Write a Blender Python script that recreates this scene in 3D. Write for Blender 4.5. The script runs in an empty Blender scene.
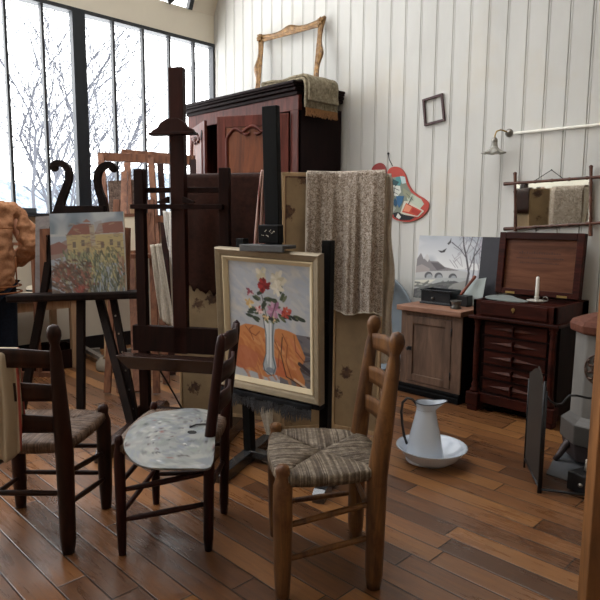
import bpy, math, random
import numpy as np
from mathutils import Vector, Matrix
random.seed(7)
scene = bpy.context.scene
C = scene.collection
PI = math.pi

# ------------------------------------------------------------------ camera
F = 600.0
CAM = Vector((5.75, -4.4, 1.33))
PITCH = math.atan(78/600); ROLL = math.radians(0.42); YAW = math.radians(45)
_f0 = Vector((-math.sin(YAW), math.cos(YAW), 0)); _r0 = Vector((math.cos(YAW), math.sin(YAW), 0)); _u0 = Vector((0, 0, 1))
FW = _f0*math.cos(PITCH) - _u0*math.sin(PITCH); _up = _u0*math.cos(PITCH) + _f0*math.sin(PITCH)
RT = _r0*math.cos(ROLL) + _up*math.sin(ROLL); UP = _up*math.cos(ROLL) - _r0*math.sin(ROLL)

def ray(px, py): return FW + RT*((px-300)/F) - UP*((py-300)/F)
def at(px, py, axis, c):
    "point of the survey ray through (px, py) on the plane x, y or z = c"
    d = ray(px, py); t = (c-CAM[axis])/d[axis]
    return CAM + d*t
def aty(px, py, y): return at(px, py, 1, y)
def atx(px, py, x): return at(px, py, 0, x)
def atz(px, py, z=0.0): return at(px, py, 2, z)
def atd(px, py, depth): return CAM + ray(px, py)*depth

cam_data = bpy.data.cameras.new('camera'); cam = bpy.data.objects.new('camera', cam_data); C.objects.link(cam)
cam_data.sensor_width = 36; cam_data.sensor_fit = 'HORIZONTAL'; cam_data.lens = 36*F/600
cam_data.clip_start = 0.05; cam_data.clip_end = 500
m = Matrix((RT, UP, -FW)).transposed().to_4x4(); m.translation = CAM
cam.matrix_world = m
scene.camera = cam

# ------------------------------------------------------------------ colours and materials
def lin(c): return c/12.92 if c <= 0.04045 else ((c+0.055)/1.055)**2.4
def rgb(h):
    if isinstance(h, str):
        h = h.lstrip('#'); return tuple(lin(int(h[i:i+2], 16)/255) for i in (0, 2, 4))
    return tuple(lin(v/255) for v in h)
def rgba(h): return rgb(h) + (1,)

def newmat(name):
    m = bpy.data.materials.new(name); m.use_nodes = True
    nt = m.node_tree; b = nt.nodes['Principled BSDF']
    return m, nt, b
def N(nt, typ, **kw):
    n = nt.nodes.new(typ)
    for k, v in kw.items(): setattr(n, k, v)
    return n
def ramp(nt, fac, stops):
    r = N(nt, 'ShaderNodeValToRGB'); e = r.color_ramp.elements
    while len(e) < len(stops): e.new(0.5)
    for i, (p, c) in enumerate(stops):
        e[i].position = p; e[i].color = rgba(c) if not isinstance(c, float) else (c, c, c, 1)
    nt.links.new(fac, r.inputs['Fac']); return r.outputs['Color']
def coords(nt, scale=(1, 1, 1), kind='Object'):
    t = N(nt, 'ShaderNodeTexCoord'); mp = N(nt, 'ShaderNodeMapping'); mp.inputs['Scale'].default_value = scale
    nt.links.new(t.outputs[kind], mp.inputs['Vector']); return mp.outputs['Vector']
def noise(nt, vec, scale, detail=4, rough=.6, dist=0):
    n = N(nt, 'ShaderNodeTexNoise'); n.inputs['Scale'].default_value = scale; n.inputs['Detail'].default_value = detail
    n.inputs['Roughness'].default_value = rough; n.inputs['Distortion'].default_value = dist
    nt.links.new(vec, n.inputs['Vector']); return n.outputs['Fac']
def bump(nt, b, h, strength=.3, dist=.01):
    bp = N(nt, 'ShaderNodeBump'); bp.inputs['Strength'].default_value = strength; bp.inputs['Distance'].default_value = dist
    nt.links.new(h, bp.inputs['Height']); nt.links.new(bp.outputs['Normal'], b.inputs['Normal'])

def wood(name, dark, light, rough=.45, scale=(14, 14, 1.6), spec=.4, kind='Object', wear=None, bmp=.15):
    m, nt, b = newmat(name); v = coords(nt, scale, kind)
    n1 = noise(nt, v, 1.6, 6, .65, .6)
    col = ramp(nt, n1, [(.3, dark), (.7, light)])
    if wear:
        v2 = coords(nt, (1, 1, 1), kind); n2 = noise(nt, v2, 9, 5, .7)
        mx = N(nt, 'ShaderNodeMix', data_type='RGBA'); f = ramp(nt, n2, [(.52, 0.0), (.68, .7)])
        nt.links.new(f, mx.inputs[0]); nt.links.new(col, mx.inputs[6]); mx.inputs[7].default_value = rgba(wear); col = mx.outputs[2]
    nt.links.new(col, b.inputs['Base Color']); b.inputs['Roughness'].default_value = rough
    b.inputs['Specular IOR Level'].default_value = spec
    bump(nt, b, n1, bmp, .003)
    return m
def plain(name, c, rough=.6, metal=0, spec=.4, var=.12, scale=8, bmp=0):
    m, nt, b = newmat(name); v = coords(nt)
    n1 = noise(nt, v, scale, 5, .6)
    r, g, bb = rgb(c)
    mx = N(nt, 'ShaderNodeMix', data_type='RGBA')
    nt.links.new(n1, mx.inputs[0]); mx.inputs[6].default_value = (r*(1-var*1.6), g*(1-var*1.6), bb*(1-var*1.6), 1)
    mx.inputs[7].default_value = (min(1, r*(1+var*1.6)), min(1, g*(1+var*1.6)), min(1, bb*(1+var*1.6)), 1)
    nt.links.new(mx.outputs[2], b.inputs['Base Color'])
    b.inputs['Roughness'].default_value = rough; b.inputs['Metallic'].default_value = metal; b.inputs['Specular IOR Level'].default_value = spec
    if bmp: bump(nt, b, n1, bmp, .004)
    return m
def fabric(name, c1, c2, scale=60, rough=.95, bmp=.4, big=5):
    m, nt, b = newmat(name); v = coords(nt)
    n1 = noise(nt, v, scale, 3, .7); n2 = noise(nt, v, big, 4, .6)
    ad = N(nt, 'ShaderNodeMath', operation='ADD'); nt.links.new(n1, ad.inputs[0]); nt.links.new(n2, ad.inputs[1])
    hf = N(nt, 'ShaderNodeMath', operation='MULTIPLY'); nt.links.new(ad.outputs[0], hf.inputs[0]); hf.inputs[1].default_value = .5
    nt.links.new(ramp(nt, hf.outputs[0], [(.35, c1), (.65, c2)]), b.inputs['Base Color'])
    b.inputs['Roughness'].default_value = rough; b.inputs['Specular IOR Level'].default_value = .1
    bump(nt, b, n1, bmp, .003); return m
def vcol(name, rough=.55, bmp=.25, spec=.3):
    m, nt, b = newmat(name)
    a = N(nt, 'ShaderNodeVertexColor', layer_name='Col'); nt.links.new(a.outputs['Color'], b.inputs['Base Color'])
    b.inputs['Roughness'].default_value = rough; b.inputs['Specular IOR Level'].default_value = spec
    if bmp: bump(nt, b, noise(nt, coords(nt), 120, 3, .7), bmp, .002)
    return m

# ------------------------------------------------------------------ mesh builder
class MB:
    def __init__(s): s.v = []; s.f = []; s.c = []; s.cur = (1, 1, 1); s.colored = False
    def color(s, h): s.cur = rgb(h); s.colored = True; return s
    def _add(s, vs, fs):
        o = len(s.v); s.v += [tuple(p) for p in vs]
        for f in fs: s.f.append([i+o for i in f]); s.c.append(s.cur)
        return s
    def hexa(s, p): # 8 points: bottom ring 0-3, top ring 4-7
        return s._add(p, [(3, 2, 1, 0), (4, 5, 6, 7), (0, 1, 5, 4), (1, 2, 6, 5), (2, 3, 7, 6), (3, 0, 4, 7)])
    def box(s, x0, x1, y0, y1, z0, z1):
        return s.hexa([(x0, y0, z0), (x1, y0, z0), (x1, y1, z0), (x0, y1, z0), (x0, y0, z1), (x1, y0, z1), (x1, y1, z1), (x0, y1, z1)])
    def bar(s, a, b, w, d, up=(0, 0, 1), w2=None, d2=None):
        "square bar a-b; w across (perpendicular to up), d along up"
        a = Vector(a); b = Vector(b); t = (b-a).normalized(); u = Vector(up)
        x = t.cross(u)
        if x.length < 1e-3: x = t.cross(Vector((0, 1, 0)))
        x.normalize(); y = x.cross(t).normalized(); w2 = w2 or w; d2 = d2 or d
        P = []
        for p, ww, dd in ((a, w, d), (b, w2, d2)):
            for i, j in ((-1, -1), (1, -1), (1, 1), (-1, 1)): P.append(p + x*(i*ww/2) + y*(j*dd/2))
        return s.hexa(P)
    def tube(s, pts, r, seg=10, caps=True, squash=1):
        pts = [Vector(p) for p in pts]; n = len(pts)
        rs = r if isinstance(r, (list, tuple)) else [r]*n
        prev = None; rings = []
        for i, p in enumerate(pts):
            t = (pts[min(i+1, n-1)] - pts[max(i-1, 0)]).normalized()
            if prev is None:
                x = t.cross(Vector((0, 0, 1)));
                if x.length < 1e-3: x = t.cross(Vector((0, 1, 0)))
            else: x = prev - t*prev.dot(t)
            x.normalize(); prev = x; y = t.cross(x)
            rings.append([p + x*(math.cos(2*PI*k/seg)*rs[i]) + y*(math.sin(2*PI*k/seg)*rs[i]*squash) for k in range(seg)])
        vs = [q for rg in rings for q in rg]; fs = []
        for i in range(n-1):
            for k in range(seg):
                k2 = (k+1) % seg; fs.append((i*seg+k, i*seg+k2, (i+1)*seg+k2, (i+1)*seg+k))
        if caps: fs.append(tuple(range(seg-1, -1, -1))); fs.append(tuple((n-1)*seg+k for k in range(seg)))
        return s._add(vs, fs)
    def lathe(s, prof, o=(0, 0, 0), seg=24, sx=1, sy=1, a=None, b=None):
        "profile of (r, h) about +z at o, or along the line a-b when given"
        if a is not None:
            a = Vector(a); b = Vector(b); L = (b-a).length; t = (b-a).normalized(); x = t.cross(Vector((0, 1, 0)))
            if x.length < 1e-3: x = t.cross(Vector((1, 0, 0)))
            x.normalize(); y = t.cross(x)
            f = lambda r, h, k: a + t*(h*L) + x*(r*math.cos(k)) + y*(r*math.sin(k))
        else:
            o = Vector(o); f = lambda r, h, k: o + Vector((r*math.cos(k)*sx, r*math.sin(k)*sy, h))
        vs = []; fs = []; n = len(prof)
        for (r, h) in prof:
            for k in range(seg): vs.append(f(max(r, 1e-4), h, 2*PI*k/seg))
        for i in range(n-1):
            for k in range(seg):
                k2 = (k+1) % seg; fs.append((i*seg+k, i*seg+k2, (i+1)*seg+k2, (i+1)*seg+k))
        if prof[0][0] > 0.0005: fs.append(tuple(range(seg-1, -1, -1)))
        if prof[-1][0] > 0.0005: fs.append(tuple((n-1)*seg+k for k in range(seg)))
        return s._add(vs, fs)
    def prism(s, pts, ext):
        "closed outline of 3-D points extruded by the vector ext"
        e = Vector(ext); n = len(pts); vs = [Vector(p) for p in pts] + [Vector(p)+e for p in pts]
        fs = [tuple(range(n-1, -1, -1)), tuple(range(n, 2*n))] + [(i, (i+1) % n, n+(i+1) % n, n+i) for i in range(n)]
        return s._add(vs, fs)
    def poly(s, pts): return s._add([Vector(p) for p in pts], [tuple(range(len(pts)))])
    def grid(s, fn, nu, nv):
        vs = [fn(i/nu, j/nv) for j in range(nv+1) for i in range(nu+1)]
        fs = [(j*(nu+1)+i, j*(nu+1)+i+1, (j+1)*(nu+1)+i+1, (j+1)*(nu+1)+i) for j in range(nv) for i in range(nu)]
        return s._add(vs, fs)
    def xf(s, M): s.v = [tuple(M @ Vector(p)) for p in s.v]; return s
    def build(s, name, mat, parent=None, smooth=False, bevel=0, local=False, solid=0, subd=0, autos=None):
        me = bpy.data.meshes.new(name); vs = s.v
        if parent is not None and not local:
            inv = base_matrix(parent).inverted(); vs = [tuple(inv @ Vector(p)) for p in vs]
        me.from_pydata(vs, [], s.f); me.update()
        o = bpy.data.objects.new(name, me); C.objects.link(o)
        if mat: me.materials.append(mat)
        if s.colored:
            at_ = me.color_attributes.new('Col', 'FLOAT_COLOR', 'CORNER'); buf = []
            for f, c in zip(s.f, s.c):
                for _ in f: buf += [c[0], c[1], c[2], 1]
            at_.data.foreach_set('color', buf)
        if parent is not None: o.parent = parent
        if smooth: me.polygons.foreach_set('use_smooth', [True]*len(me.polygons))
        if bevel:
            b = o.modifiers.new('bevel', 'BEVEL'); b.width = bevel; b.segments = 2; b.limit_method = 'ANGLE'; b.angle_limit = math.radians(40)
        if solid: q = o.modifiers.new('solid', 'SOLIDIFY'); q.thickness = solid; q.offset = 0
        if subd: q = o.modifiers.new('sub', 'SUBSURF'); q.levels = subd; q.render_levels = subd
        if autos:
            me.polygons.foreach_set('use_smooth', [True]*len(me.polygons)); me.set_sharp_from_angle(angle=math.radians(autos))
        return o

def base_matrix(o):
    M = Matrix.LocRotScale(o.location, o.rotation_euler, None)
    return base_matrix(o.parent) @ M if o.parent else M
def thing(name, label, cat, loc=(0, 0, 0), rz=0, group=None):
    o = bpy.data.objects.new(name, None); C.objects.link(o); o.empty_display_size = .1
    o.location = Vector(loc); o.rotation_euler = (0, 0, rz); return tag(o, label, cat, group)
def tag(o, label, cat, group=None, kind=None):
    o['label'] = label; o['category'] = cat
    if group: o['group'] = group
    if kind: o['kind'] = kind
    return o
def struct(o): o['kind'] = 'structure'; return o
def children(o): return [c for c in bpy.data.objects if c.parent == o]

# painted canvases: colours laid on a fine grid of vertices
class Paint:
    def __init__(s, w, h, res, bg, sat=.9, gain=.97):
        s.sat = sat; s.gain = gain; s.w, s.h = w, h; s.nx = int(w*res)*2; s.ny = int(h*res)*2
        s.im = np.zeros((s.ny, s.nx, 3)); s.im[:] = np.array(bg)/255.
        s.X, s.Y = np.meshgrid((np.arange(s.nx)+.5)/s.nx, (np.arange(s.ny)+.5)/s.ny)  # u right, v DOWN
        s.rs = np.random.RandomState(3)
    def mix(s, mask, c, a=1.0):
        m = (mask*a)[..., None]; s.im = s.im*(1-m) + np.array(c)/255.*m
    def noise(s, n, seed=0):
        r = np.random.RandomState(seed).rand(n+2, n+2); x = s.X*n; y = s.Y*n; i = x.astype(int); j = y.astype(int); fx = x-i; fy = y-j
        fx = fx*fx*(3-2*fx); fy = fy*fy*(3-2*fy)
        return (r[j, i]*(1-fx)+r[j, i+1]*fx)*(1-fy) + (r[j+1, i]*(1-fx)+r[j+1, i+1]*fx)*fy
    def vgrad(s, c0, c1, v0=0, v1=1):
        t = np.clip((s.Y-v0)/(v1-v0), 0, 1); m = ((s.Y >= v0) & (s.Y <= v1)); g = np.array(c0)/255.*(1-t[..., None]) + np.array(c1)/255.*t[..., None]
        s.im = np.where(m[..., None], g, s.im)
    def ell(s, u, v, a, b, c, al=1, rot=0):
        k = s.w/s.h; dx = (s.X-u); dy = (s.Y-v)/k; cr, sr = math.cos(rot), math.sin(rot); p = dx*cr+dy*sr; q = -dx*sr+dy*cr
        s.mix(((p/a)**2 + (q/(b/k if False else b))**2 < 1).astype(float), c, al)
    def poly(s, pts, c, al=1):
        m = np.zeros(s.X.shape, bool); n = len(pts)
        for i in range(n):
            x0, y0 = pts[i]; x1, y1 = pts[(i+1) % n]
            if y0 == y1: continue
            cond = ((y0 > s.Y) != (y1 > s.Y)); m ^= cond & (s.X < (x1-x0)*(s.Y-y0)/(y1-y0)+x0)
        s.mix(m.astype(float), c, al)
    def line(s, pts, wd, c, al=1, w1=None):
        k = s.w/s.h; n = len(pts)-1
        for i in range(n):
            (x0, y0), (x1, y1) = pts[i], pts[i+1]; ww = wd if w1 is None else wd+(w1-wd)*(i+.5)/n
            dx, dy = x1-x0, (y1-y0)/k; L = dx*dx+dy*dy+1e-9
            t = np.clip(((s.X-x0)*dx + (s.Y-y0)/k*dy)/L, 0, 1); d = np.hypot(s.X-x0-t*dx, (s.Y-y0)/k-t*dy)
            s.mix(np.clip((ww-d)/.004+.5, 0, 1), c, al)
    def strokes(s, n, box, cols, ln=.05, wd=.008, ang=None, al=.8, seed=1):
        r = random.Random(seed)
        for _ in range(n):
            u = r.uniform(box[0], box[2]); v = r.uniform(box[1], box[3]); a = r.uniform(0, PI) if ang is None else ang+r.uniform(-.4, .4); l = ln*r.uniform(.5, 1.3)
            s.line([(u, v), (u+l*math.cos(a), v+l*math.sin(a)*s.w/s.h)], wd*r.uniform(.5, 1.3), r.choice(cols), al)
    def mesh(s, name, mat, parent, M):
        "grid in local x (0..w), z (0..h), facing -y, placed by M (world)"
        nx, ny = s.nx//2, s.ny//2
        im = s.im.reshape(ny, 2, nx, 2, 3).mean(axis=(1, 3)); g_ = im.mean(axis=2, keepdims=True); im = np.clip((g_ + (im-g_)*s.sat)*s.gain, 0, 1)
        im = np.where(im <= .04045, im/12.92, ((im+.055)/1.055)**2.4)
        mb = MB(); inv = base_matrix(parent).inverted() @ M if parent is not None else M
        P = np.array([[i/(nx-1)*s.w, 0, (1-j/(ny-1))*s.h, 1] for j in range(ny) for i in range(nx)]) @ np.array(inv).T
        me = bpy.data.meshes.new(name); fs = []
        for j in range(ny-1):
            for i in range(nx-1): a = j*nx+i; fs.append((a, a+nx, a+nx+1, a+1))
        me.from_pydata([tuple(p[:3]) for p in P], [], fs); me.update()
        ca = me.color_attributes.new('Col', 'FLOAT_COLOR', 'POINT')
        ca.data.foreach_set('color', np.concatenate([im.reshape(-1, 3), np.ones((nx*ny, 1))], 1).ravel())
        me.materials.append(mat); o = bpy.data.objects.new(name, me); C.objects.link(o)
        if parent is not None: o.parent = parent
        return o
def plane_matrix(c, yaw, tilt=0, roll=0, w=1, h=1):
    "matrix whose local origin is the bottom left corner of a w x h panel centred on c; tilt > 0 leans its top towards -y"
    ax = Vector((math.cos(yaw), math.sin(yaw), 0)); n = Vector((math.sin(yaw), -math.cos(yaw), 0))
    az = Vector((0, 0, 1))*math.cos(tilt) + n*math.sin(tilt)
    a2 = ax*math.cos(roll) + az*math.sin(roll); b2 = az*math.cos(roll) - ax*math.sin(roll)
    y = b2.cross(a2); o = Vector(c) - a2*w/2 - b2*h/2
    M = Matrix((a2, y, b2)).transposed().to_4x4(); M.translation = o
    return M

# ------------------------------------------------------------------ material library
M = {}
M['black_gloss'] = plain('black gloss wood lightened as lit', '#2c2c2e', .2, spec=1.0, var=.2, scale=14, bmp=.1)  # lighter than the easel's black, imitating window light on the foot rails
M['easel_gloss'] = plain('polished dark ledge', '#2a1a15', .24, spec=.7, var=.2, scale=14, bmp=.1)
M['mahog'] = wood('dark mahogany', '#180906', '#33150e', .5, spec=.12)
M['easel_dark'] = wood('dark brown easel wood', '#0f0706', '#26120d', .6, spec=.08)
M['lyre'] = wood('brown black wood', '#0e0908', '#1e120e', .6, spec=.08)
M['black'] = wood('black painted wood', '#050506', '#0b0b0c', .55, spec=.12, bmp=.1)
M['chair_red'] = wood('dark red brown chair wood', '#120605', '#331510', .45, spec=.15)
M['chair_dk'] = wood('dark brown chair wood', '#140906', '#341b11', .45, spec=.15)
M['chair_oak'] = wood('honey brown chair wood', '#33201a', '#7a5430', .42, spec=.2, wear='#472817')
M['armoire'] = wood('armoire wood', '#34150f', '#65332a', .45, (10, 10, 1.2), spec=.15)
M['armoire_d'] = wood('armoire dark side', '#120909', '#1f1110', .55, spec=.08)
M['door'] = wood('armoire door wood', '#42200f', '#7c4122', .38, (9, 9, 1.0), spec=.35)
M['redwood'] = wood('reddish pine', '#4c2c20', '#84583f', .6, spec=.25)
M['pine'] = wood('pale pine', '#8a6a4c', '#b59676', .6)
M['cabinet'] = wood('faded brown cabinet', '#46362d', '#765d4d', .55, (8, 8, 1.3), spec=.3)
M['cab_top'] = wood('worn pinkish wood top', '#6b4838', '#a67c64', .5, (1.5, 9, 9))
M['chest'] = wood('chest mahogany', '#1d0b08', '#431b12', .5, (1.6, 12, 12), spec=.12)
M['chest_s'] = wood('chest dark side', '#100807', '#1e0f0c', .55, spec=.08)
M['lid'] = wood('lid wood', '#43261a', '#6e4632', .45, (1.3, 10, 10), spec=.15)
M['post'] = wood('brown post', '#4a2f18', '#8a5c34', .45)
M['screenwood'] = wood('pale screen edge', '#8a7254', '#b89c78', .6)
M['iron'] = plain('black iron', '#17171a', .4, .3, .5)
M['ironbrown'] = plain('brown iron', '#3a3030', .5, .3, .5, .2, 20)
M['grey_steel'] = plain('grey sheet', '#55524f', .5, .4, .5)
M['frame_dk'] = plain('dark window frame', '#2a2c30', .5)
M['postblue'] = plain('blue black post', '#1a2026', .5, spec=.4, var=.3, scale=14, bmp=.3)
M['cream'] = plain('cream plaster', '#d8cfbf', .85, spec=.2, var=.05, scale=3)
M['creamlow'] = plain('low wall plaster', '#c0b6a4', .85, spec=.2, var=.05, scale=3)
M['white'] = plain('white paint', '#e4e1d6', .6, var=.05)
M['enamel'] = plain('pale blue white enamel', '#c3cbd6', .22, spec=.6, var=.05, scale=5)
M['brass'] = plain('brass', '#a58a55', .35, .9, .5)
M['chrome'] = plain('dull metal', '#8a8680', .3, .9, .5)
M['paint'] = vcol('painted canvas', .5, .25)
M['patch'] = vcol('paint patches', .5, 0)
M['canvas_side'] = plain('canvas edge', '#cfc8b8', .8, var=.06)
M['wax'] = plain('white wax', '#e8e4dc', .4, var=.03)
M['linen'] = fabric('cream linen', '#a39889', '#c9c0b2', 70)
M['skin'] = plain('skin', '#c08a6c', .5, var=.04)
M['hair'] = plain('dark hair', '#2a1f1a', .6)

# ================================================================== the room
WX = -0.08
# floor of oak strips along the board wall
m, nt, b = newmat('oak plank floor')
tc = N(nt, 'ShaderNodeTexCoord'); sp = N(nt, 'ShaderNodeSeparateXYZ'); nt.links.new(tc.outputs['Object'], sp.inputs[0])
def mth(op, a, c=None):
    n = N(nt, 'ShaderNodeMath', operation=op)
    for i, q in enumerate((a, c)):
        if q is None: continue
        if isinstance(q, (int, float)): n.inputs[i].default_value = q
        else: nt.links.new(q, n.inputs[i])
    return n.outputs[0]
PW = .112; PL = .95
ry = mth('DIVIDE', sp.outputs['Y'], PW); row = mth('FLOOR', ry)
wn = N(nt, 'ShaderNodeTexWhiteNoise', noise_dimensions='1D'); nt.links.new(row, wn.inputs['W'])
rx = mth('ADD', mth('DIVIDE', sp.outputs['X'], PL), mth('MULTIPLY', wn.outputs['Value'], 7.3)); colm = mth('FLOOR', rx)
cv = N(nt, 'ShaderNodeCombineXYZ'); nt.links.new(row, cv.inputs[0]); nt.links.new(colm, cv.inputs[1])
w2 = N(nt, 'ShaderNodeTexWhiteNoise', noise_dimensions='2D'); nt.links.new(cv.outputs[0], w2.inputs['Vector'])
fy = mth('FRACT', ry); fx = mth('FRACT', rx)
ey = mth('MINIMUM', fy, mth('SUBTRACT', 1.0, fy)); ex = mth('MULTIPLY', mth('MINIMUM', fx, mth('SUBTRACT', 1.0, fx)), PL/PW)
edge = mth('MINIMUM', ey, ex)
gap = ramp(nt, edge, [(.012, 0.0), (.04, 1.0)])
mp = N(nt, 'ShaderNodeMapping'); mp.inputs['Scale'].default_value = (1.6, 16, 1)
off = N(nt, 'ShaderNodeVectorMath', operation='ADD'); nt.links.new(tc.outputs['Object'], off.inputs[0])
sc3 = N(nt, 'ShaderNodeVectorMath', operation='SCALE'); nt.links.new(w2.outputs['Color'], sc3.inputs[0]); sc3.inputs['Scale'].default_value = 9
nt.links.new(sc3.outputs[0], off.inputs[1]); nt.links.new(off.outputs[0], mp.inputs['Vector'])
gr = noise(nt, mp.outputs['Vector'], 2.2, 8, .72, .8)
big = noise(nt, tc.outputs['Object'], 1.3, 5, .6)
tone = mth('ADD', mth('MULTIPLY', w2.outputs['Value'], .34), mth('ADD', mth('MULTIPLY', gr, .56), mth('MULTIPLY', big, .16)))
base = ramp(nt, tone, [(.22, '#382215'), (.42, '#593922'), (.6, '#7b5130'), (.85, '#a0703f')])
mx = N(nt, 'ShaderNodeMix', data_type='RGBA'); nt.links.new(gap, mx.inputs[0]); mx.inputs[6].default_value = rgba('#140a06'); nt.links.new(base, mx.inputs[7])
nt.links.new(mx.outputs[2], b.inputs['Base Color'])
nt.links.new(ramp(nt, mth('ADD', mth('MULTIPLY', gr, .5), mth('MULTIPLY', big, .5)), [(.3, .20), (.7, .40)]), b.inputs['Roughness'])
b.inputs['Specular IOR Level'].default_value = .7
bump(nt, b, mth('ADD', mth('MULTIPLY', gap, 1.0), mth('MULTIPLY', gr, .35)), .5, .003)
M['floor'] = m
fb = MB(); fb.box(WX-.1, 8.1, -7.1, .1, -.1, 0)
struct(fb.build('floor', M['floor']))

# white boarded wall, y = 0
m, nt, b = newmat('old white boards')
v = coords(nt); n1 = noise(nt, v, 1.1, 5, .6); n2 = noise(nt, coords(nt, (1.5, 1.5, .5)), 1.5, 4, .6)
c1 = ramp(nt, n2, [(.3, '#c2c1bd'), (.7, '#d0cfcb')])
mx = N(nt, 'ShaderNodeMix', data_type='RGBA'); nt.links.new(ramp(nt, n1, [(.55, 0.0), (.8, .5)]), mx.inputs[0]); nt.links.new(c1, mx.inputs[6]); mx.inputs[7].default_value = rgba('#c9b99b')
n3 = noise(nt, v, 14, 6, .8)
mx2 = N(nt, 'ShaderNodeMix', data_type='RGBA'); nt.links.new(ramp(nt, n3, [(.68, 0.0), (.76, .5)]), mx2.inputs[0]); nt.links.new(mx.outputs[2], mx2.inputs[6]); mx2.inputs[7].default_value = rgba('#948c80')
nt.links.new(mx2.outputs[2], b.inputs['Base Color']); b.inputs['Roughness'].default_value = .6; b.inputs['Specular IOR Level'].default_value = .25
M['boards'] = m
prof = [(WX, 0)]
x = 1.821-.1537*12
while x < 8.0:
    if x > WX+.02:
        prof += [(x-.004, 0), (x, .012), (x+.004, 0), (x+.013, 0), (x+.0155, .006), (x+.018, 0)]
    x += .1537
prof += [(8.0, 0)]
wb = MB(); n = len(prof); vs = [(p[0], p[1], z) for z in (0, 4.7) for p in prof]
wb._add(vs, [(i, i+1, n+i+1, n+i) for i in range(n-1)]); wb.box(WX-.1, 8.1, .03, .1, 0, 4.7)
struct(wb.build('wall_back', M['boards']))
bb = MB(); bb.box(WX, 8.0, -.018, 0, 0, .11); struct(bb.build('baseboard_back', M['white'], bevel=.004))

# window wall, x = WX
wl = MB(); wl.box(WX-.18, WX, -7.1, 0, 0, 1.38); 
hw_ = MB(); hw_.box(WX-.18, WX, -7.1, 0.0, 3.345, 3.66); struct(hw_.build('trim_2', plain('header plaster', '#e0d8c8', .85, spec=.2, var=.04, scale=3)))
struct(wl.build('wall_left', M['creamlow']))
bl = MB(); bl.box(WX, WX+.02, -7.0, -.02, 0, .15); struct(bl.build('baseboard_left', M['iron']))
hd = MB(); hd.box(WX-.12, WX+.012, -7.0, 0.0, 3.31, 3.35); hd.build('header', None)
bpy.data.objects.remove(bpy.data.objects['header'])
fr = MB(); fr.box(WX-.1, WX+.012, -7.0, 0.0, 3.315, 3.352); fr.box(WX-.12, WX+.0, -7.0, 0.0, 1.36, 1.395); fr.box(WX-.08, WX+.01, -.025, 0, 1.38, 3.33)
ys = [-.279, -.598, -.92, -1.258, -1.97, -2.302]
k = -2.64
while k > -7: ys.append(k); k -= .335
for y in ys: fr.box(WX-.05, WX, y-.012, y+.012, 1.38, 3.33)
win = struct(fr.build('window_1', M['frame_dk']))
si = MB(); si.box(WX-.01, WX+.15, -7.0, -.02, 1.365, 1.392); struct(si.build('window_sill', M['frame_dk'], win))
po = MB(); po.box(WX-.06, WX+.018, -1.69, -1.56, 1.2, 3.345)
struct(po.build('window_post', M['postblue'], win, bevel=.004)); po = MB(); po.box(WX-.06, WX+.018, -4.41, -4.28, 1.2, 3.345)
struct(po.build('window_post', M['postblue'], win, bevel=.006))
m, nt, b = newmat('window glass')
tr = N(nt, 'ShaderNodeBsdfTransparent'); gl = N(nt, 'ShaderNodeBsdfGlossy'); gl.inputs['Roughness'].default_value = .02
fz = N(nt, 'ShaderNodeFresnel'); fz.inputs['IOR'].default_value = 1.3; ms = N(nt, 'ShaderNodeMixShader')
tr.inputs['Color'].default_value = (.97, .985, .99, 1)
nt.links.new(fz.outputs[0], ms.inputs[0]); nt.links.new(tr.outputs[0], ms.inputs[1]); nt.links.new(gl.outputs[0], ms.inputs[2])
nt.links.new(ms.outputs[0], nt.nodes['Material Output'].inputs['Surface']); M['glass'] = m
g = MB(); g.poly([(WX-.03, -7, 1.39), (WX-.03, 0, 1.39), (WX-.03, 0, 3.33), (WX-.03, -7, 3.33)]); struct(g.build('window_glass', M['glass'], win))
# outside canopy rail with brackets over the window
eb = MB()
for px, py in ((24, 2), (57.5, 10.5), (89, 18), (122, 25), (155, 33)):
    q = at(px, py, 0, WX-.35); eb.bar(q+Vector((-.12, 0, -.07)), q+Vector((.25, 0, .14)), .025, .03)
q0 = atx(-40, -12, WX-.5); q1 = atx(165, 37, WX-.5); eb.bar((WX-.5, -3.6, q0.z), (WX-.5, 0, q0.z), .015, .015)
struct(eb.build('trim_1', plain('canopy grey', '#8f9396', .5)))

# steep cove over the window wall, glazed away from the corner; ceiling with a long skylight
cv_ = MB(); SX = .42; SZ = 4.7
def cove(y, t): return Vector((WX+(SX-WX)*t, y, 3.655+(SZ-3.655)*t))
for y0, y1 in ((-.34, 0), (-7.1, -6.6)):
    cv_.prism([cove(y0, 0), cove(y1, 0), cove(y1, 1), cove(y0, 1)], (-.05, 0, .02))
cb = MB()
cb.bar(cove(-.34, 0), cove(-.34, 1), .05, .06)
for y in (-1.5, -2.4, -3.3, -4.2, -5.1, -6.0): cb.bar(cove(y, 0), cove(y, 1), .04, .06)
cb.bar(cove(-.62, .0)+Vector((.03, 0, 0)), cove(-.34, .25)+Vector((.03, 0, 0)), .05, .05)
w2_ = struct(cb.build('window_2', M['frame_dk']))
g = MB(); g.poly([cove(-6.6, 0), cove(-.34, 0), cove(-.34, 1), cove(-6.6, 1)]); struct(g.build('window_glass', M['glass'], w2_))
SK = (.6, 3.9, -5.4, -.8)
ce = MB(); z0, z1 = SZ, SZ+.12
ce.box(WX-.2, SX, -7.1, .1, z0+.02, z1); ce.box(SX, SK[0], -7.1, .1, z0, z1); ce.box(SK[1], 8.1, -7.1, .1, z0, z1); ce.box(SK[0], SK[1], SK[3], .1, z0, z1); ce.box(SK[0], SK[1], -7.1, SK[2], z0, z1)
ceil = MB(); ceil.v = ce.v + cv_.v; ceil.f = ce.f + [[i+len(ce.v) for i in f] for f in cv_.f]; ceil.c = ce.c+cv_.c
struct(ceil.build('ceiling', M['cream']))
sb = MB()
xk = SK[0]
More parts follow.
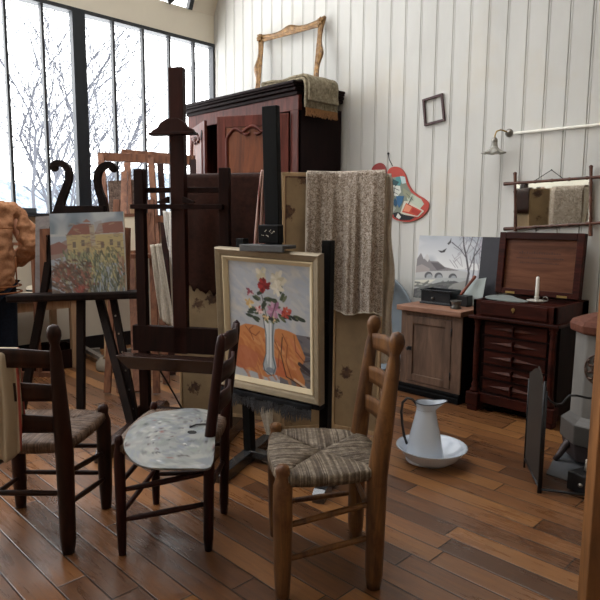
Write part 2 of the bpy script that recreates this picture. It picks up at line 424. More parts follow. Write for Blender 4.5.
while xk <= SK[1]+.01: sb.box(xk-.02, xk+.02, SK[2], SK[3], z0, z0+.08); xk += (SK[1]-SK[0])/6
w3 = struct(sb.build('window_3', M['frame_dk']))
g = MB(); g.poly([(SK[0], SK[2], z0+.05), (SK[1], SK[2], z0+.05), (SK[1], SK[3], z0+.05), (SK[0], SK[3], z0+.05)]); struct(g.build('window_glass', M['glass'], w3))
# the unseen sides of the studio
wr = MB(); wr.box(8.0, 8.1, -7.1, .1, 0, 4.7); struct(wr.build('wall_right', M['cream']))
wf = MB(); wf.box(WX-.2, 8.1, -7.1, -7.0, 0, 4.7); struct(wf.build('wall_front', M['white']))

# ------------------------------------------------------------------ daylight
w = bpy.data.worlds.new('overcast'); scene.world = w; w.use_nodes = True; nt = w.node_tree; bg = nt.nodes['Background']
tc = N(nt, 'ShaderNodeTexCoord'); sp = N(nt, 'ShaderNodeSeparateXYZ'); nt.links.new(tc.outputs['Generated'], sp.inputs[0])
r = N(nt, 'ShaderNodeValToRGB'); e = r.color_ramp.elements; e[0].position = .1; e[0].color = (1.0, 1.0, 1.0, 1); e[1].position = .8; e[1].color = (.50, .50, .505, 1)
nt.links.new(sp.outputs['Z'], r.inputs['Fac']); nt.links.new(r.outputs['Color'], bg.inputs['Color'])
bg.inputs['Strength'].default_value = 5.4
def portal(name, loc, rot, sx, sy):
    L = bpy.data.lights.new(name, 'AREA'); L.shape = 'RECTANGLE'; L.size = sx; L.size_y = sy; L.cycles.is_portal = True
    o = bpy.data.objects.new(name, L); C.objects.link(o); o.location = loc; o.rotation_euler = rot
portal('window_portal', (WX-.1, -3.5, 2.355), (0, -PI/2, 0), 1.95, 7.0)
portal('skylight_portal', ((SK[0]+SK[1])/2, (SK[2]+SK[3])/2, z0+.1), (0, 0, 0), SK[1]-SK[0], SK[3]-SK[2])
aa = math.atan2(SZ-3.655, SX-WX)
portal('cove_portal', ((WX+SX)/2-.05, -3.6, (3.655+SZ)/2+.03), (0, -(PI-aa), 0), math.hypot(SX-WX, SZ-3.655), 6.0)
scene.view_settings.view_transform = 'Standard'; scene.view_settings.look = 'None'; scene.view_settings.gamma = 1; scene.view_settings.use_curve_mapping = False
scene.view_settings.exposure = .80
scene.cycles.max_bounces = 8; scene.cycles.diffuse_bounces = 5

# ------------------------------------------------------------------ bare trees outside
M['bark'] = plain('pale bark', '#393b42', .9, var=.15, scale=2)
def tree(x, y, h, seed, label, z0=-3.0):
    r = random.Random(seed); t = thing('bare_tree', label, 'tree', (x, y, z0), group='bare trees outside the window')
    tr_ = MB(); br = MB()
    def grow(p, d, L, rad, lev, mb):
        n = 4; pts = [p]; q = Vector(p); dd = Vector(d)
        for i in range(n):
            dd = (dd + Vector((r.uniform(-.16, .16), r.uniform(-.16, .16), r.uniform(-.02, .12)))).normalized(); q = q + dd*(L/n); pts.append(q.copy())
        seg = 6 if lev < 2 else 3
        mb.tube(pts, [rad*(1-.5*i/n) for i in range(n+1)], seg, caps=False)
        if lev >= 6: return
        if lev == 5 and r.random() < .25: return
        k = 4 if lev in (1, 2) else 3
        for i in range(k):
            a = r.uniform(0, 2*PI); s = r.uniform(.35, .85)
            nd = (dd + Vector((math.cos(a), math.sin(a), r.uniform(-.15, .35)))*s).normalized()
            at_ = pts[-1] if i == 0 else pts[r.randint(2, n)]
            grow(at_, nd, L*r.uniform(.58, .8), rad*.56, lev+1, br)
    grow(Vector((x, y, z0)), Vector((r.uniform(-.05, .05), r.uniform(-.05, .05), 1)), h*.34, h*.0075, 0, tr_)
    tr_.build('trunk', M['bark'], t); br.build('branches', M['bark'], t)
    return t
# seen through the left half of the window; distances 9 to 20 m beyond the glass
TL = ['bare grey tree outside behind the leftmost thin window bars', 'bare grey tree outside between second bar and thick dark post', 'bare grey tree outside just right of the thick dark post',
      'low bare tree outside near the fourth thin window bar', 'far bare tree outside behind the lyre topped easel', 'far bare tree outside at the left edge of the window', 'distant low tree outside beside the tall easel mast']
for i, (px, dep, h) in enumerate(((10, 14, 11.5), (44, 17, 12.5), (86, 15, 9.6), (122, 20, 10.0), (64, 24, 13.5), (-14, 20, 13), (102, 27, 12.5))):
    p = atd(px, 300, dep); tree(p.x, p.y, h, 20+i, TL[i])
# added slope far behind the trees, coloured pale blue grey to imitate haze
hb = MB(); rh = random.Random(12); pts = []
n = 60
for k in range(n+1):
    a = -60+k*3.2; c_ = Vector((-58 - .5*abs(k-n/2), a-30, 0)); pts.append((c_, 7.6 + 1.8*math.sin(k*.31) + 1.0*math.sin(k*.83+1) + rh.uniform(-.35, .35)))
vs = []
for c_, hh_ in pts: vs += [c_+Vector((14, 0, -9)), c_+Vector((5, 0, hh_*.4)), c_+Vector((0, 0, hh_)), c_+Vector((-16, 0, hh_-2))]
hb._add(vs, [(k*4+j, k*4+j+1, (k+1)*4+j+1, (k+1)*4+j) for k in range(n) for j in range(3)])
m, nt, b = newmat('haze coloured slope'); nt.links.new(ramp(nt, noise(nt, coords(nt), 1.1, 6, .75), [(.35, '#525c66'), (.6, '#8a949e')]), b.inputs['Base Color']); b.inputs['Roughness'].default_value = 1; b.inputs['Specular IOR Level'].default_value = 0
o = hb.build('haze_hillside', m, None, smooth=True); struct(o)

# ================================================================== ladder back chairs
m, nt, b = newmat('rush strands')
gi = N(nt, 'ShaderNodeNewGeometry'); n1 = noise(nt, coords(nt), 34, 5, .75)
ad = mth_ = N(nt, 'ShaderNodeMath', operation='MULTIPLY_ADD'); nt.links.new(gi.outputs['Random Per Island'], ad.inputs[0]); ad.inputs[1].default_value = .30
h2 = N(nt, 'ShaderNodeMath', operation='MULTIPLY'); nt.links.new(n1, h2.inputs[0]); h2.inputs[1].default_value = .85; nt.links.new(h2.outputs[0], ad.inputs[2])
nt.links.new(ramp(nt, ad.outputs[0], [(.22, '#1f1812'), (.45, '#4b3d2e'), (.62, '#6c5f50'), (.88, '#a89b88')]), b.inputs['Base Color'])
b.inputs['Roughness'].default_value = .55; b.inputs['Specular IOR Level'].default_value = .35; M['rush'] = m
M['rush_dark'] = m.copy(); _r = [n for n in M['rush_dark'].node_tree.nodes if n.type == 'VALTORGB'][0].color_ramp.elements
for e_, c_ in zip(_r, ('#1d120d', '#45301f', '#5d4636', '#8a7362')): e_.color = rgba(c_)

def chair(label, loc, rz, wf, wb, dp, mat, hz=.93, pr=.021, seat=True, rush=None, finial='ball', nsl=3, slat_z=(.56, .68, .80), slat_h=.06, rails_mat=None, lean=.035, wave=0, bow=.018, name='ladder_back_chair'):
    """local frame: origin on the floor in the middle, front legs towards +y; wf/wb = front/back leg spacing"""
    t = thing(name, label, 'chair', loc, rz, 'ladder back chairs with turned posts')
    hd = dp/2; rm = rails_mat or mat
    def L(mb, nm, mt, **k): return mb.build(nm, mt, t, local=True, **k)
    tops = {}
    for s in (-1, 1):   # front legs
        x = s*wf/2; mb = MB()
        mb.lathe([(pr*.72, 0), (pr*.8, .03), (pr*.95, .12), (pr*1.05, .3), (pr*1.02, .42), (pr*.8, .445), (pr*.7, .455), (pr*.8, .476), (pr*.6, .494), (0, .498)], a=(x, hd, 0), b=(x, hd, 1.0), seg=14)
        L(mb, 'leg', mat, smooth=True)
    for s in (-1, 1):   # back posts, slightly raked
        x = s*wb/2; mb = MB(); a = Vector((x, -hd, 0)); top = Vector((x*1.04, -hd-lean*2, hz))
        if finial == 'ball': P = [(pr*.75, 0), (pr*1.0, .06), (pr*1.12, .45), (pr*1.02, .6), (pr*.72, .88), (pr*.52, .915), (pr*.66, .93), (pr*.86, .952), (pr*.86, .97), (pr*.6, .992), (0, 1)]
        else: P = [(pr*.75, 0), (pr*1.0, .06), (pr*1.1, .5), (pr*.9, .95), (pr*.75, .985), (0, 1)]
        # kinked post: vertical to the seat, then raked
        Z = lambda h: Vector((x*(1+.04*h), -hd - max(0, h-.42)*lean*3.2, h*hz)) if True else 0
        pts = [Z(h) for r_, h in P]; pts = [Vector((p.x, p.y, h*hz)) for p, (r_, h) in zip(pts, P)]
        mb.tube(pts, [max(r_, .0015) for r_, h in P], 14)
        tops[s] = (lambda z, x=x: Vector((x*(1+.04*z/hz), -hd - max(0, z/hz-.42)*lean*3.2, z)))
        L(mb, 'leg', mat, smooth=True)
    for z in slat_z:
        mb = MB(); A = tops[-1](z); B = tops[1](z)
        def fn(u, v, A=A, B=B, z=z):
            p = A.lerp(B, u); bow = math.sin(PI*u)
            top = slat_h*(.5 + .28*bow) ; bot = -slat_h*(.5-.12*bow)
            if wave: top += wave*math.sin(3*PI*u)*.5
            return Vector((p.x, p.y - .028*bow, z + bot + (top-bot)*v))
        mb.grid(fn, 14, 3); L(mb, 'slat', rm, solid=.012, smooth=True)
    def rung(p0, p1, r=.0105):
        mb = MB(); a = Vector(p0); c = Vector(p1); mb.lathe([(r*.75, 0), (r, .12), (r*1.15, .5), (r, .88), (r*.75, 1)], a=a, b=c, seg=10); L(mb, 'stretcher', mat, smooth=True)
    rung((-wf/2, hd, .17), (wf/2, hd, .17)); rung((-wf/2, hd, .30), (wf/2, hd, .30))
    for s in (-1, 1): rung((s*wb/2, -hd, .20), (s*wf/2, hd, .145)); rung((s*wb/2, -hd, .33), (s*wf/2, hd, .27))
    rung((-wb/2, -hd, .25), (wb/2, -hd, .25))
    # seat: four wedges of twisted strands over rails
    sz = .452; q = [(-wb/2, -hd), (wb/2, -hd), (wf/2, hd), (-wf/2, hd)]; c = Vector((0, .01, sz-.006)); sm = MB(); rr = random.Random(int(wf*1000)+int(loc[0]*100))
    if seat:
        for i in range(4):
            a = Vector((*q[i], sz)); bb_ = Vector((*q[(i+1) % 4], sz)); mid = (a+bb_)/2; outw = (mid-c); outw.z = 0; outw.normalize()
            n = 84; Lr = (bb_-a).length
            for k in range(n):
                u = (k+.5)/n; t_ = min(u, 1-u)*2; ro = a.lerp(bb_, u) + outw*(.008+bow*math.sin(PI*u)**.7)
                inn = a.lerp(c, t_) if u < .5 else bb_.lerp(c, t_); ln_ = (inn-ro).length; pts = [ro + Vector((0, 0, -.030)) - outw*.006, ro + Vector((0, 0, -.014)) + outw*.004]
                for j in range(6):
                    s_ = j/5; p = ro.lerp(inn, s_); p.z = sz + .006 + .012*math.sin(PI*min(1, s_*.75+.12))*min(1, t_*2+.25) - .006*t_*s_ + rr.uniform(-.0012, .0012); p.x += rr.uniform(-.0008, .0008); pts.append(p)
                sm.tube(pts, Lr/n*rr.uniform(.50, .70), 5)
        # underside
        und = [Vector((*p, sz-.014)) for p in q]; sm.prism([p*1.0 for p in und], (0, 0, -.014))
        L(sm, 'seat', M[rush or 'rush'], smooth=True)
    rail = MB()
    for i in range(4): rail.tube([Vector((*q[i], sz-.014)), Vector((*q[(i+1) % 4], sz-.014))], .0125, 8)
    L(rail, 'seat_rail', mat, smooth=True)
    return t
def place(fr, br_):  # centre and heading from mid-front and mid-back floor points
    f = Vector(fr); b_ = Vector(br_); d = f-b_; return (f+b_)/2, math.atan2(-d.x, d.y), d.length
def pose(fl, fr_, bl, br_):
    f = (Vector(fl)+Vector(fr_))/2; b_ = (Vector(bl)+Vector(br_))/2; c, rz, dp = place(f, b_); return (c.x, c.y, 0), rz, dp
# honey brown chair, right foreground
loc, rz, dp = pose((4.325, -3.018), (3.955, -2.776), (4.506, -2.744), (4.205, -2.53))
chair_c = chair('honey brown wooden chair with bare rush seat and ball topped posts, nearest the basin', loc, rz, .44, .36, dp, M['chair_oak'], hz=.955, pr=.0335, slat_z=(.595, .715, .85), slat_h=.062, bow=.03)
# chair on the left, seen from behind
loc, rz, dp = pose((3.243, -3.172), (2.946, -3.422), (3.49, -3.46), (3.238, -3.68))
chair_a = chair('dark wooden rush seated chair at the left edge with a cloth over its back', loc, rz, .40, .345, dp, M['chair_dk'], rush='rush_dark', hz=.945, pr=.0315, slat_z=(.54, .67, .805), slat_h=.062)
# middle chair carrying the painter's palette
loc, rz, dp = pose((3.681, -3.28), (3.335, -2.99), (3.875, -3.028), (3.650, -2.80))
chair_b = chair('dark red brown wooden chair with a paint palette on its seat, in the middle', loc, rz, .44, .32, dp, M['chair_red'], rush='rush_dark', hz=.90, pr=.021, finial='plain', slat_z=(.60, .725, .85), slat_h=.06, wave=.012)
CB_loc, CB_rz = Vector(loc), rz

# palette lying on the middle chair
pm = Paint(.56, .50, 260, (116, 117, 114)); nz = pm.noise(9, 4); nz2 = pm.noise(22, 5)
pm.mix((nz > .6).astype(float), (96, 100, 106), .7); pm.mix((nz2 > .68).astype(float), (140, 138, 130), .6); pm.mix((nz2 < .25).astype(float), (92, 96, 92), .6)
pm.strokes(150, (0, 0, 1, 1), [(132, 135, 140), (98, 104, 118), (120, 113, 110), (140, 137, 128), (110, 117, 106)], .07, .012, None, .5, 6)
pm.strokes(50, (0, 0, 1, 1), [(70, 66, 66), (150, 148, 140), (84, 84, 88)], .03, .010, None, .7, 18)
pm.strokes(110, (.05, .1, .95, .95), [(40, 32, 34), (60, 28, 30), (30, 30, 36), (110, 60, 58), (180, 176, 170), (40, 36, 38), (52, 40, 40)], .018, .008, None, .95, 8)
# outline traced on the seat plane
outl = [atz(px, py, .487) for px, py in ((127, 450), (126, 441), (131, 429), (142, 419), (156, 413), (172, 411), (188, 409), (203, 410), (214, 414), (216, 424), (214, 436), (213, 450), (211, 462), (206, 467), (190, 467), (170, 467), (150, 466), (136, 461))]
cen = sum(outl, Vector())/len(outl)
pt = thing('paint_palette', 'paint smeared grey palette with a thumb hole lying on the middle chair seat', 'palette', (cen.x, cen.y, .474))
mb = MB()
def smooth_loop(P, k=4):
    out = []; n = len(P)
    for i in range(n):
        p0, p1, p2, p3 = P[i-1], P[i], P[(i+1) % n], P[(i+2) % n]
        for j in range(k):
            t = j/k; out.append(.5*((2*p1)+(p2-p0)*t+(2*p0-5*p1+4*p2-p3)*t*t+(3*p1-p0-3*p2+p3)*t**3))
    return out
OL = [cen + (q_-cen)*1.035 for q_ in smooth_loop(outl)]
def vpaint_fill(loop, painter, name, parent, thick, hole=None):
    """flat plate cut to the loop: fan of fine rings so paint colour can vary"""
    cen = sum(loop, Vector())/len(loop); n = len(loop); K = 30; im = painter.im; vs = []; cs = []
    xs = [p.x for p in loop]; ys_ = [p.y for p in loop]; x0, x1, y0, y1 = min(xs), max(xs), min(ys_), max(ys_)
    for k in range(K+1):
        f = k/K
        for p in loop:
            q = cen.lerp(p, max(f, .004)); vs.append(q); u = (q.x-x0)/(x1-x0); v = (q.y-y0)/(y1-y0)
            c = im[min(painter.ny-1, int(v*painter.ny)), min(painter.nx-1, int(u*painter.nx))]; cs.append([lin(min(1, max(0, q_))) for q_ in c])
    fs = []; 
    for k in range(K):
        for i in range(n): i2 = (i+1) % n; fs.append((k*n+i, k*n+i2, (k+1)*n+i2, (k+1)*n+i))
    fs.append(tuple(range(n)))
    o_ = len(vs)
    for p in loop: vs.append(p-Vector((0, 0, thick))); cs.append((.08, .06, .05))
    for i in range(n): i2 = (i+1) % n; fs.append((K*n+i, K*n+i2, o_+i2, o_+i))
    fs.append(tuple(o_+i for i in range(n-1, -1, -1)))
    inv = base_matrix(parent).inverted(); me = bpy.data.meshes.new(name); me.from_pydata([tuple(inv @ q) for q in vs], [], fs)
    ca = me.color_attributes.new('Col', 'FLOAT_COLOR', 'POINT'); ca.data.foreach_set('color', [v for c in cs for v in (*c, 1)])
    me.materials.append(M['paint']); o = bpy.data.objects.new(name, me); C.objects.link(o); o.parent = parent; return o
if (OL[1]-OL[0]).cross(OL[2]-OL[0]).z < 0: OL = OL[::-1]
vpaint_fill(OL, pm, 'board', pt, .008)
h = atz(192, 432, .4885); mb = MB(); mb.lathe([(.0, 0), (.017, 0), (.017, .001), (0, .0012)], (h.x, h.y, .4872), 20, sx=1.25); mb.build('thumb_hole', plain('dark hole', '#0b0909', .9), pt)
# a bent wire and a brush-rest rod by the thumb hole
mb = MB(); mb.tube([atz(x, y, .492) for x, y in ((190, 427), (196, 424.5), (204, 424), (211, 424.5))], .0035, 8); o = mb.build('paint_brush', M['iron'], None, smooth=True)
tag(o, 'thin black handled brush lying beside the thumb hole of the grey palette', 'paint brush')

# ================================================================== cloth over the left chair's back
m, nt, b = newmat('linen with red stripes'); v = coords(nt)
sp = N(nt, 'ShaderNodeSeparateXYZ'); nt.links.new(v, sp.inputs[0]); wv = N(nt, 'ShaderNodeMath', operation='MULTIPLY'); nt.links.new(sp.outputs['X'], wv.inputs[0]); wv.inputs[1].default_value = 11
fr_ = N(nt, 'ShaderNodeMath', operation='FRACT'); nt.links.new(wv.outputs[0], fr_.inputs[0])
st = ramp(nt, fr_.outputs[0], [(.40, '#a0907a'), (.44, '#8a3a30'), (.52, '#8a3a30'), (.56, '#a0907a')])
nt.links.new(st, b.inputs['Base Color']); b.inputs['Roughness'].default_value = .95; bump(nt, b, noise(nt, v, 90, 2, .6), .4, .002); M['redstripe'] = m
M4 = base_matrix(chair_a); hdA = .17
def hang(u, v):
    # over the top slat: u across the chair, v from front hem over the rail to back hem
    x = .055 - u*.10 + .006*math.sin(v*7); s = v
    if s < .30: y, z = .016 + .008*math.sin(u*9), .57 + (s/.30)*.265
    elif s < .36: a = (s-.30)/.06*PI; y, z = .016*math.cos(a), .838 + .014*math.sin(a)
    else: y, z = -.018 - .012*math.sin(u*14+1) - .01*math.sin(u*5), .838 - (s-.36)/.64*.40*(1+.06*math.sin(u*4))
    return Vector((-x, -dpA/2 - .058 + y - (.0), z))
dpA = pose((3.243, -3.172), (2.946, -3.422), (3.49, -3.46), (3.238, -3.68))[2]
mb = MB(); mb.grid(hang, 18, 40); mb.xf(M4); o = thing('tea_towel', 'cream linen cloth with red stripes hung over the leftmost chair back', 'cloth', base_matrix(chair_a) @ Vector((0, -dpA/2, .86)), chair_a.rotation_euler.z)
mb.build('cloth', M['redstripe'], o, smooth=True, solid=.004)

# ================================================================== easels
def strip(mb, a, b_, w, d, up=(0, 0, 1)): mb.bar(a, b_, w, d, up); return mb
# --- tall dark brown easel
U1 = Vector((2.408, -2.50, 0)); U2 = Vector((2.907, -2.188, 0)); d1 = (U2-U1).normalized(); n1 = Vector((d1.y, -d1.x, 0)); e1c = (U1+U2)/2; Zv = Vector((0, 0, 1))
E1 = thing('studio_easel', 'tall dark brown studio easel with a mast rising in front of the window', 'easel', (e1c.x, e1c.y, 0), math.atan2(d1.y, d1.x), 'wooden studio easels')
def P1(s, o, z): return e1c + d1*s + n1*o + Zv*z     # along width, towards viewer, up
hw = (U2-U1).length/2
for s in (-1, 1):
    xo = -hw+.045 if s < 0 else hw; mb = MB(); mb.bar(P1(xo, 0, .06), P1(xo, 0, 1.64), .062, .045, n1); mb.build('upright', M['easel_dark'], E1, bevel=.003)
mb = MB(); mb.bar(P1(.005, .0, .52), P1(.005, .0, 2.215), .088, .05, n1); mb.build('mast', M['mahog'], E1, bevel=.003)
mb = MB(); mb.bar(P1(-hw, -.03, 1.515), P1(hw, -.03, 1.515), .04, .03, Zv); mb.build('crossbar', M['easel_dark'], E1, bevel=.002)
mb = MB(); mb.bar(P1(-hw, .035, 1.415), P1(hw, .035, 1.415), .03, .028, Zv); mb.build('crossbar', M['easel_dark'], E1, bevel=.002)
mb = MB(); mb.bar(P1(-hw-.02, .0, .605), P1(hw+.02, .0, .605), .05, .16, Zv); mb.build('lower_board', M['easel_dark'], E1, bevel=.003)
mb = MB(); mb.hexa([P1(-hw-.055, .04, .43), P1(hw+.005, .04, .43), P1(hw+.005, .12, .43), P1(-hw-.0, .12, .43), P1(-hw-.075, .04, .515), P1(hw+.005, .04, .515), P1(hw+.005, .15, .515), P1(-hw-.075, .15, .515)])
mb.build('tray', M['easel_gloss'], E1, bevel=.003)
# holder on the mast with a domed outline
pr = [(-.135, 0), (-.125, .02), (-.095, .030), (-.075, .060), (-.035, .082), (.035, .082), (.075, .060), (.095, .030), (.125, .02), (.135, 0)]
mb = MB(); mb.prism([P1(.005+x, .05, 1.835+z) for x, z in pr], -n1*-.03); mb.prism([P1(.005+x, .10, 1.825) for x in (-.14, .14)] + [P1(.005+x, .03, 1.825) for x in (.14, -.14)], (0, 0, .014))
mb.build('upper_holder', M['mahog'], E1, bevel=.002)
for s, ln in ((-1, .07), (1, .07)):
    mb = MB(); mb.prism([P1(.005+s*.046, .03, 1.435), P1(.005+s*(.046+ln), .03, 1.435), P1(.005+s*(.046+ln), .03, 1.445), P1(.005+s*.046, .03, 1.475)], n1*.03); mb.build('wing_block', M['easel_dark'], E1, bevel=.002)
for s in (-1, 1):
    a = P1(-.245, .55, .03) if s < 0 else P1(.33, .515, .03); c_ = P1(-.33, -.44, .03) if s < 0 else P1(.30, -.22, .03); mb = MB()
    L_ = (a-c_).length; t_ = (c_-a).normalized()
    prf = [(0, -.03), (L_, -.03), (L_, .015), (L_-.05, .05), (L_*.5, .055), (.05, .05), (0, .015)]
    sd = t_.cross(Zv).normalized()
    mb.prism([a + t_*x + Zv*z - sd*.035 for x, z in prf], sd*.07); mb.build('foot_rail', M['easel_gloss'], E1, bevel=.004)
mb = MB(); mb.bar(P1(-hw, .0, .13), P1(hw, .0, .13), .045, .07, Zv); mb.build('stretcher', M['easel_dark'], E1, bevel=.003)
mb = MB(); q = [(154, 368), (158, 380), (161.5, 393), (163.5, 406)]; mb.tube([P1(-.18+.015*i*(1.6-.15*i), -.02-.09*i, .43-.125*i) for i in range(4)], .006, 8); mb.build('iron_stay', M['iron'], E1, smooth=True)

# --- black easel with the flower painting
yaw = math.radians(15); d2 = Vector((math.cos(yaw), math.sin(yaw), 0)); n2 = Vector((d2.y, -d2.x, 0))
PC = Vector((3.473, -2.352, .808)); ec = PC + Vector((0, 0, -.808)) - n2*.07
E2 = thing('studio_easel', 'black painted studio easel holding the flower still life painting', 'easel', (ec.x, ec.y, 0), yaw, 'wooden studio easels')
def P2(s, o, z): return ec + d2*s + n2*o + Zv*z
mb = MB(); mb.bar(P2(.005, -.01, .42), P2(.012, .07, 1.895), .085, .035, n2); mb.build('mast', M['black'], E2, bevel=.003)
hx = .285
for s in (-1, 1):
    mb = MB()
    x0 = -.19 if s < 0 else .285
    mb.bar(P2(x0, -.03, .05), P2(-.235 if s < 0 else .29, -.03, 1.24), .05, .05, n2); mb.build('upright', M['black'], E2, bevel=.003)
mb = MB(); mb.bar(P2(-.27, .035, .405), P2(.30, .035, .405), .06, .028, Zv); mb.build('tray', M['black'], E2, bevel=.003)
mb = MB(); mb.bar(P2(-.25, -.01, .80), P2(.31, -.01, .80), .025, .07, Zv); mb.build('crossbar', M['black'], E2, bevel=.003)
mb = MB(); mb.bar(P2(.035, .10, 1.225), P2(.035, .105, 1.315), .12, .05, n2); mb.build('clamp_block', M['black'], E2, bevel=.004)
mb = MB(); r = random.Random(4)
for k in range(9):
    x = .0+.009*k; z = 1.27+r.uniform(-.01, .012); mb.bar(P2(x, .1335, z), P2(x+r.uniform(.004, .012), .1335, z+r.uniform(-.016, .018)), .0018, .0012, n2)
mb.build('chalk_scrawl', M['canvas_side'], E2)
mb = MB(); mb.bar(P2(-.10, .12, 1.208), P2(.155, .12, 1.208), .13, .018, Zv); mb.bar(P2(-.10, .175, 1.195), P2(.155, .175, 1.195), .02, .022, Zv); mb.build('upper_holder', plain('worn dark grey ledge', '#4a4a4c', .4, bmp=.2), E2, bevel=.003)
for a, c_ in (((3.40, -2.62), (3.15, -2.05)), ((3.90, -2.42), (3.66, -1.95))):
    mb = MB(); a = Vector((*a, .03)); c_ = Vector((*c_, .03)); t_ = (c_-a).normalized(); sd = t_.cross(Zv).normalized(); L_ = (a-c_).length
    prf = [(0, -.03), (L_, -.03), (L_, .01), (L_-.03, .03), (.03, .03), (0, .01)]
    mb.prism([a + t_*x + Zv*z - sd*.03 for x, z in prf], sd*.06); mb.build('foot_rail', M['black_gloss'], E2, bevel=.003)
mb = MB(); mb.bar((3.27, -2.30, .045), (3.78, -2.20, .045), .055, .04, Zv); mb.build('stretcher', M['black_gloss'], E2, bevel=.003)

# framed painting: flowers in a glass vase on an orange cloth
W_, H_ = .635, .765
FP = thing('framed_painting', 'framed still life of flowers in a glass vase on orange cloth, on the black easel', 'painting', (PC.x, PC.y, PC.z-H_/2), yaw)
Mf = plane_matrix(PC, math.radians(14), math.radians(5), math.radians(-1.7), W_, H_)
def frame_bars(Mx, w, h, prof, out0, name, mat, parent):
    """mitred moulding; prof = (inset, height towards viewer) points from the outer edge inwards"""
    mb = MB(); n = len(prof); rings = []
    for (cx, cz, sx, sz) in ((0, 0, 1, 1), (w, 0, -1, 1), (w, h, -1, -1), (0, h, 1, -1)):
        rings.append([Mx @ Vector((cx+sx*i, -hh, cz+sz*i)) for i, hh in prof])
    vs = [p for rg in rings for p in rg]; fs = []
    for k in range(4):
        k2 = (k+1) % 4
        for i in range(n): i2 = (i+1) % n; fs.append((k*n+i, k2*n+i, k2*n+i2, k*n+i2))
    mb._add(vs, fs); return mb.build(name, mat, parent)
M['frame_gold'] = plain('dull bronze moulding', '#8a7c66', .45, .25, .5, .2, 20)
M['frame_cream'] = plain('cream inner moulding', '#c9b99a', .5, spec=.3, var=.08)
M['frame_low'] = plain('cream bottom moulding', '#cdbfa6', .5, spec=.3, var=.08)
frame_bars(Mf, W_, H_, [(0, -.02), (0, .022), (.008, .030), (.030, .022), (.046, .012), (.046, -.02)], 0, 'frame', M['frame_gold'], FP)
Mi = Mf @ Matrix.Translation((.042, 0, .042))
frame_bars(Mi, W_-.084, H_-.084, [(0, -.015), (0, .017), (.006, .019), (.020, .008), (.026, .002), (.026, -.015)], 0, 'inner_frame', M['frame_cream'], FP)
cw, ch = W_-.134, H_-.134
p = Paint(cw, ch, 300, (176, 180, 190)); nz = p.noise(7, 2); nz2 = p.noise(15, 3)
p.mix((nz > .5)*np.clip((nz-.5)*3, 0, 1), (160, 168, 186), .7); p.mix(np.clip((nz2-.55)*3, 0, 1), (196, 192, 184), .7)
p.strokes(160, (0, 0, 1, .6), [(168, 174, 186), (190, 190, 192), (150, 160, 182), (202, 198, 190), (178, 176, 172)], .12, .018, .5, .35, 12)
p.mix(((p.X > .62) & (p.Y > .56)).astype(float), (104, 98, 104), .9); p.strokes(30, (.66, .56, .98, .95), [(84, 80, 92), (132, 122, 116), (70, 56, 52)], .2, .012, .1, .7, 5)
p.poly([(0, .60), (.12, .56), (.2, .53), (.34, .53), (.5, .56), (.62, .53), (.74, .54), (.82, .56), (.86, .62), (.93, .74), (.9, .80), (.86, .84), (.92, .93), (.92, .98), (.85, .99), (.76, .93), (.70, .96), (.58, .93), (.45, .97), (.30, .94), (.18, .93), (.0, .90)], (202, 128, 74))
p.strokes(110, (.02, .6, .8, .9), [(214, 142, 84), (190, 110, 62), (222, 158, 104), (178, 98, 62), (206, 124, 84)], .14, .016, .9, .6, 21)
p.poly([(0, .74), (.2, .72), (.36, .78), (.32, .9), (.1, .93), (0, .9)], (186, 104, 74), .7)
p.poly([(.5, .76), (.66, .8), (.72, .94), (.56, .93)], (196, 92, 62), .6)
for ln in ([(.2, .55), (.26, .60), (.33, .62), (.38, .58)], [(.3, .54), (.25, .57), (.3, .66)], [(.66, .57), (.72, .66), (.70, .8), (.76, .93)], [(.8, .57), (.82, .7), (.92, .78)], [(.55, .62), (.62, .72), (.6, .86)]): p.line(ln, .005, (120, 62, 44), .8)
p.line([(.66, .60), (.64, .75), (.70, .93), (.88, .985)], .006, (40, 28, 28), .8); p.line([(.86, .8), (.99, .86)], .02, (52, 44, 50), .9); p.line([(.80, .94), (.93, .99)], .012, (232, 214, 190), .7)
# vase
p.poly([(.42, .44), (.60, .44), (.56, .60), (.555, .76), (.585, .86), (.56, .93), (.47, .945), (.41, .90), (.42, .84), (.455, .76), (.46, .60)], (170, 178, 184))
p.poly([(.44, .45), (.50, .45), (.49, .78), (.47, .86), (.455, .76)], (222, 226, 228), .8); p.line([(.56, .45), (.54, .6), (.54, .78), (.57, .87), (.54, .93)], .008, (96, 108, 118), .9)
p.line([(.43, .45), (.46, .6), (.455, .76), (.415, .86), (.43, .91), (.52, .945)], .006, (74, 84, 92), .9); p.line([(.52, .5), (.51, .9)], .01, (236, 238, 238), .8); p.ell(.50, .90, .05, .03, (120, 130, 146), .8)
# leaves and flowers
r = random.Random(9)
for u, v, a in ((.36, .30, .3), (.45, .35, 2.), (.53, .38, 1.), (.62, .36, .2), (.68, .28, -1.), (.38, .42, 2.6), (.30, .40, 2.8), (.27, .44, .2), (.46, .46, 1.2), (.58, .45, .6), (.72, .42, .1), (.82, .42, .2), (.88, .43, 0), (.66, .44, .9), (.40, .25, -.5), (.64, .22, -1.1), (.50, .30, 0), (.34, .48, .4), (.52, .47, .5), (.56, .31, .2)):
    for j in range(3): p.ell(u+r.uniform(-.02, .02), v+r.uniform(-.015, .015), .045, .016, r.choice([(52, 64, 52), (72, 84, 58), (38, 46, 44), (96, 104, 76)]), .95, a+r.uniform(-.4, .4))
def bloom(u, v, R, cols, n=16):
    for j in range(n):
        a = r.uniform(0, 2*PI); d = R*math.sqrt(r.random())*.8; p.ell(u+d*math.cos(a), v+d*math.sin(a)*.8, R*.42, R*.22, r.choice(cols), .9, a+r.uniform(-.5, .5))
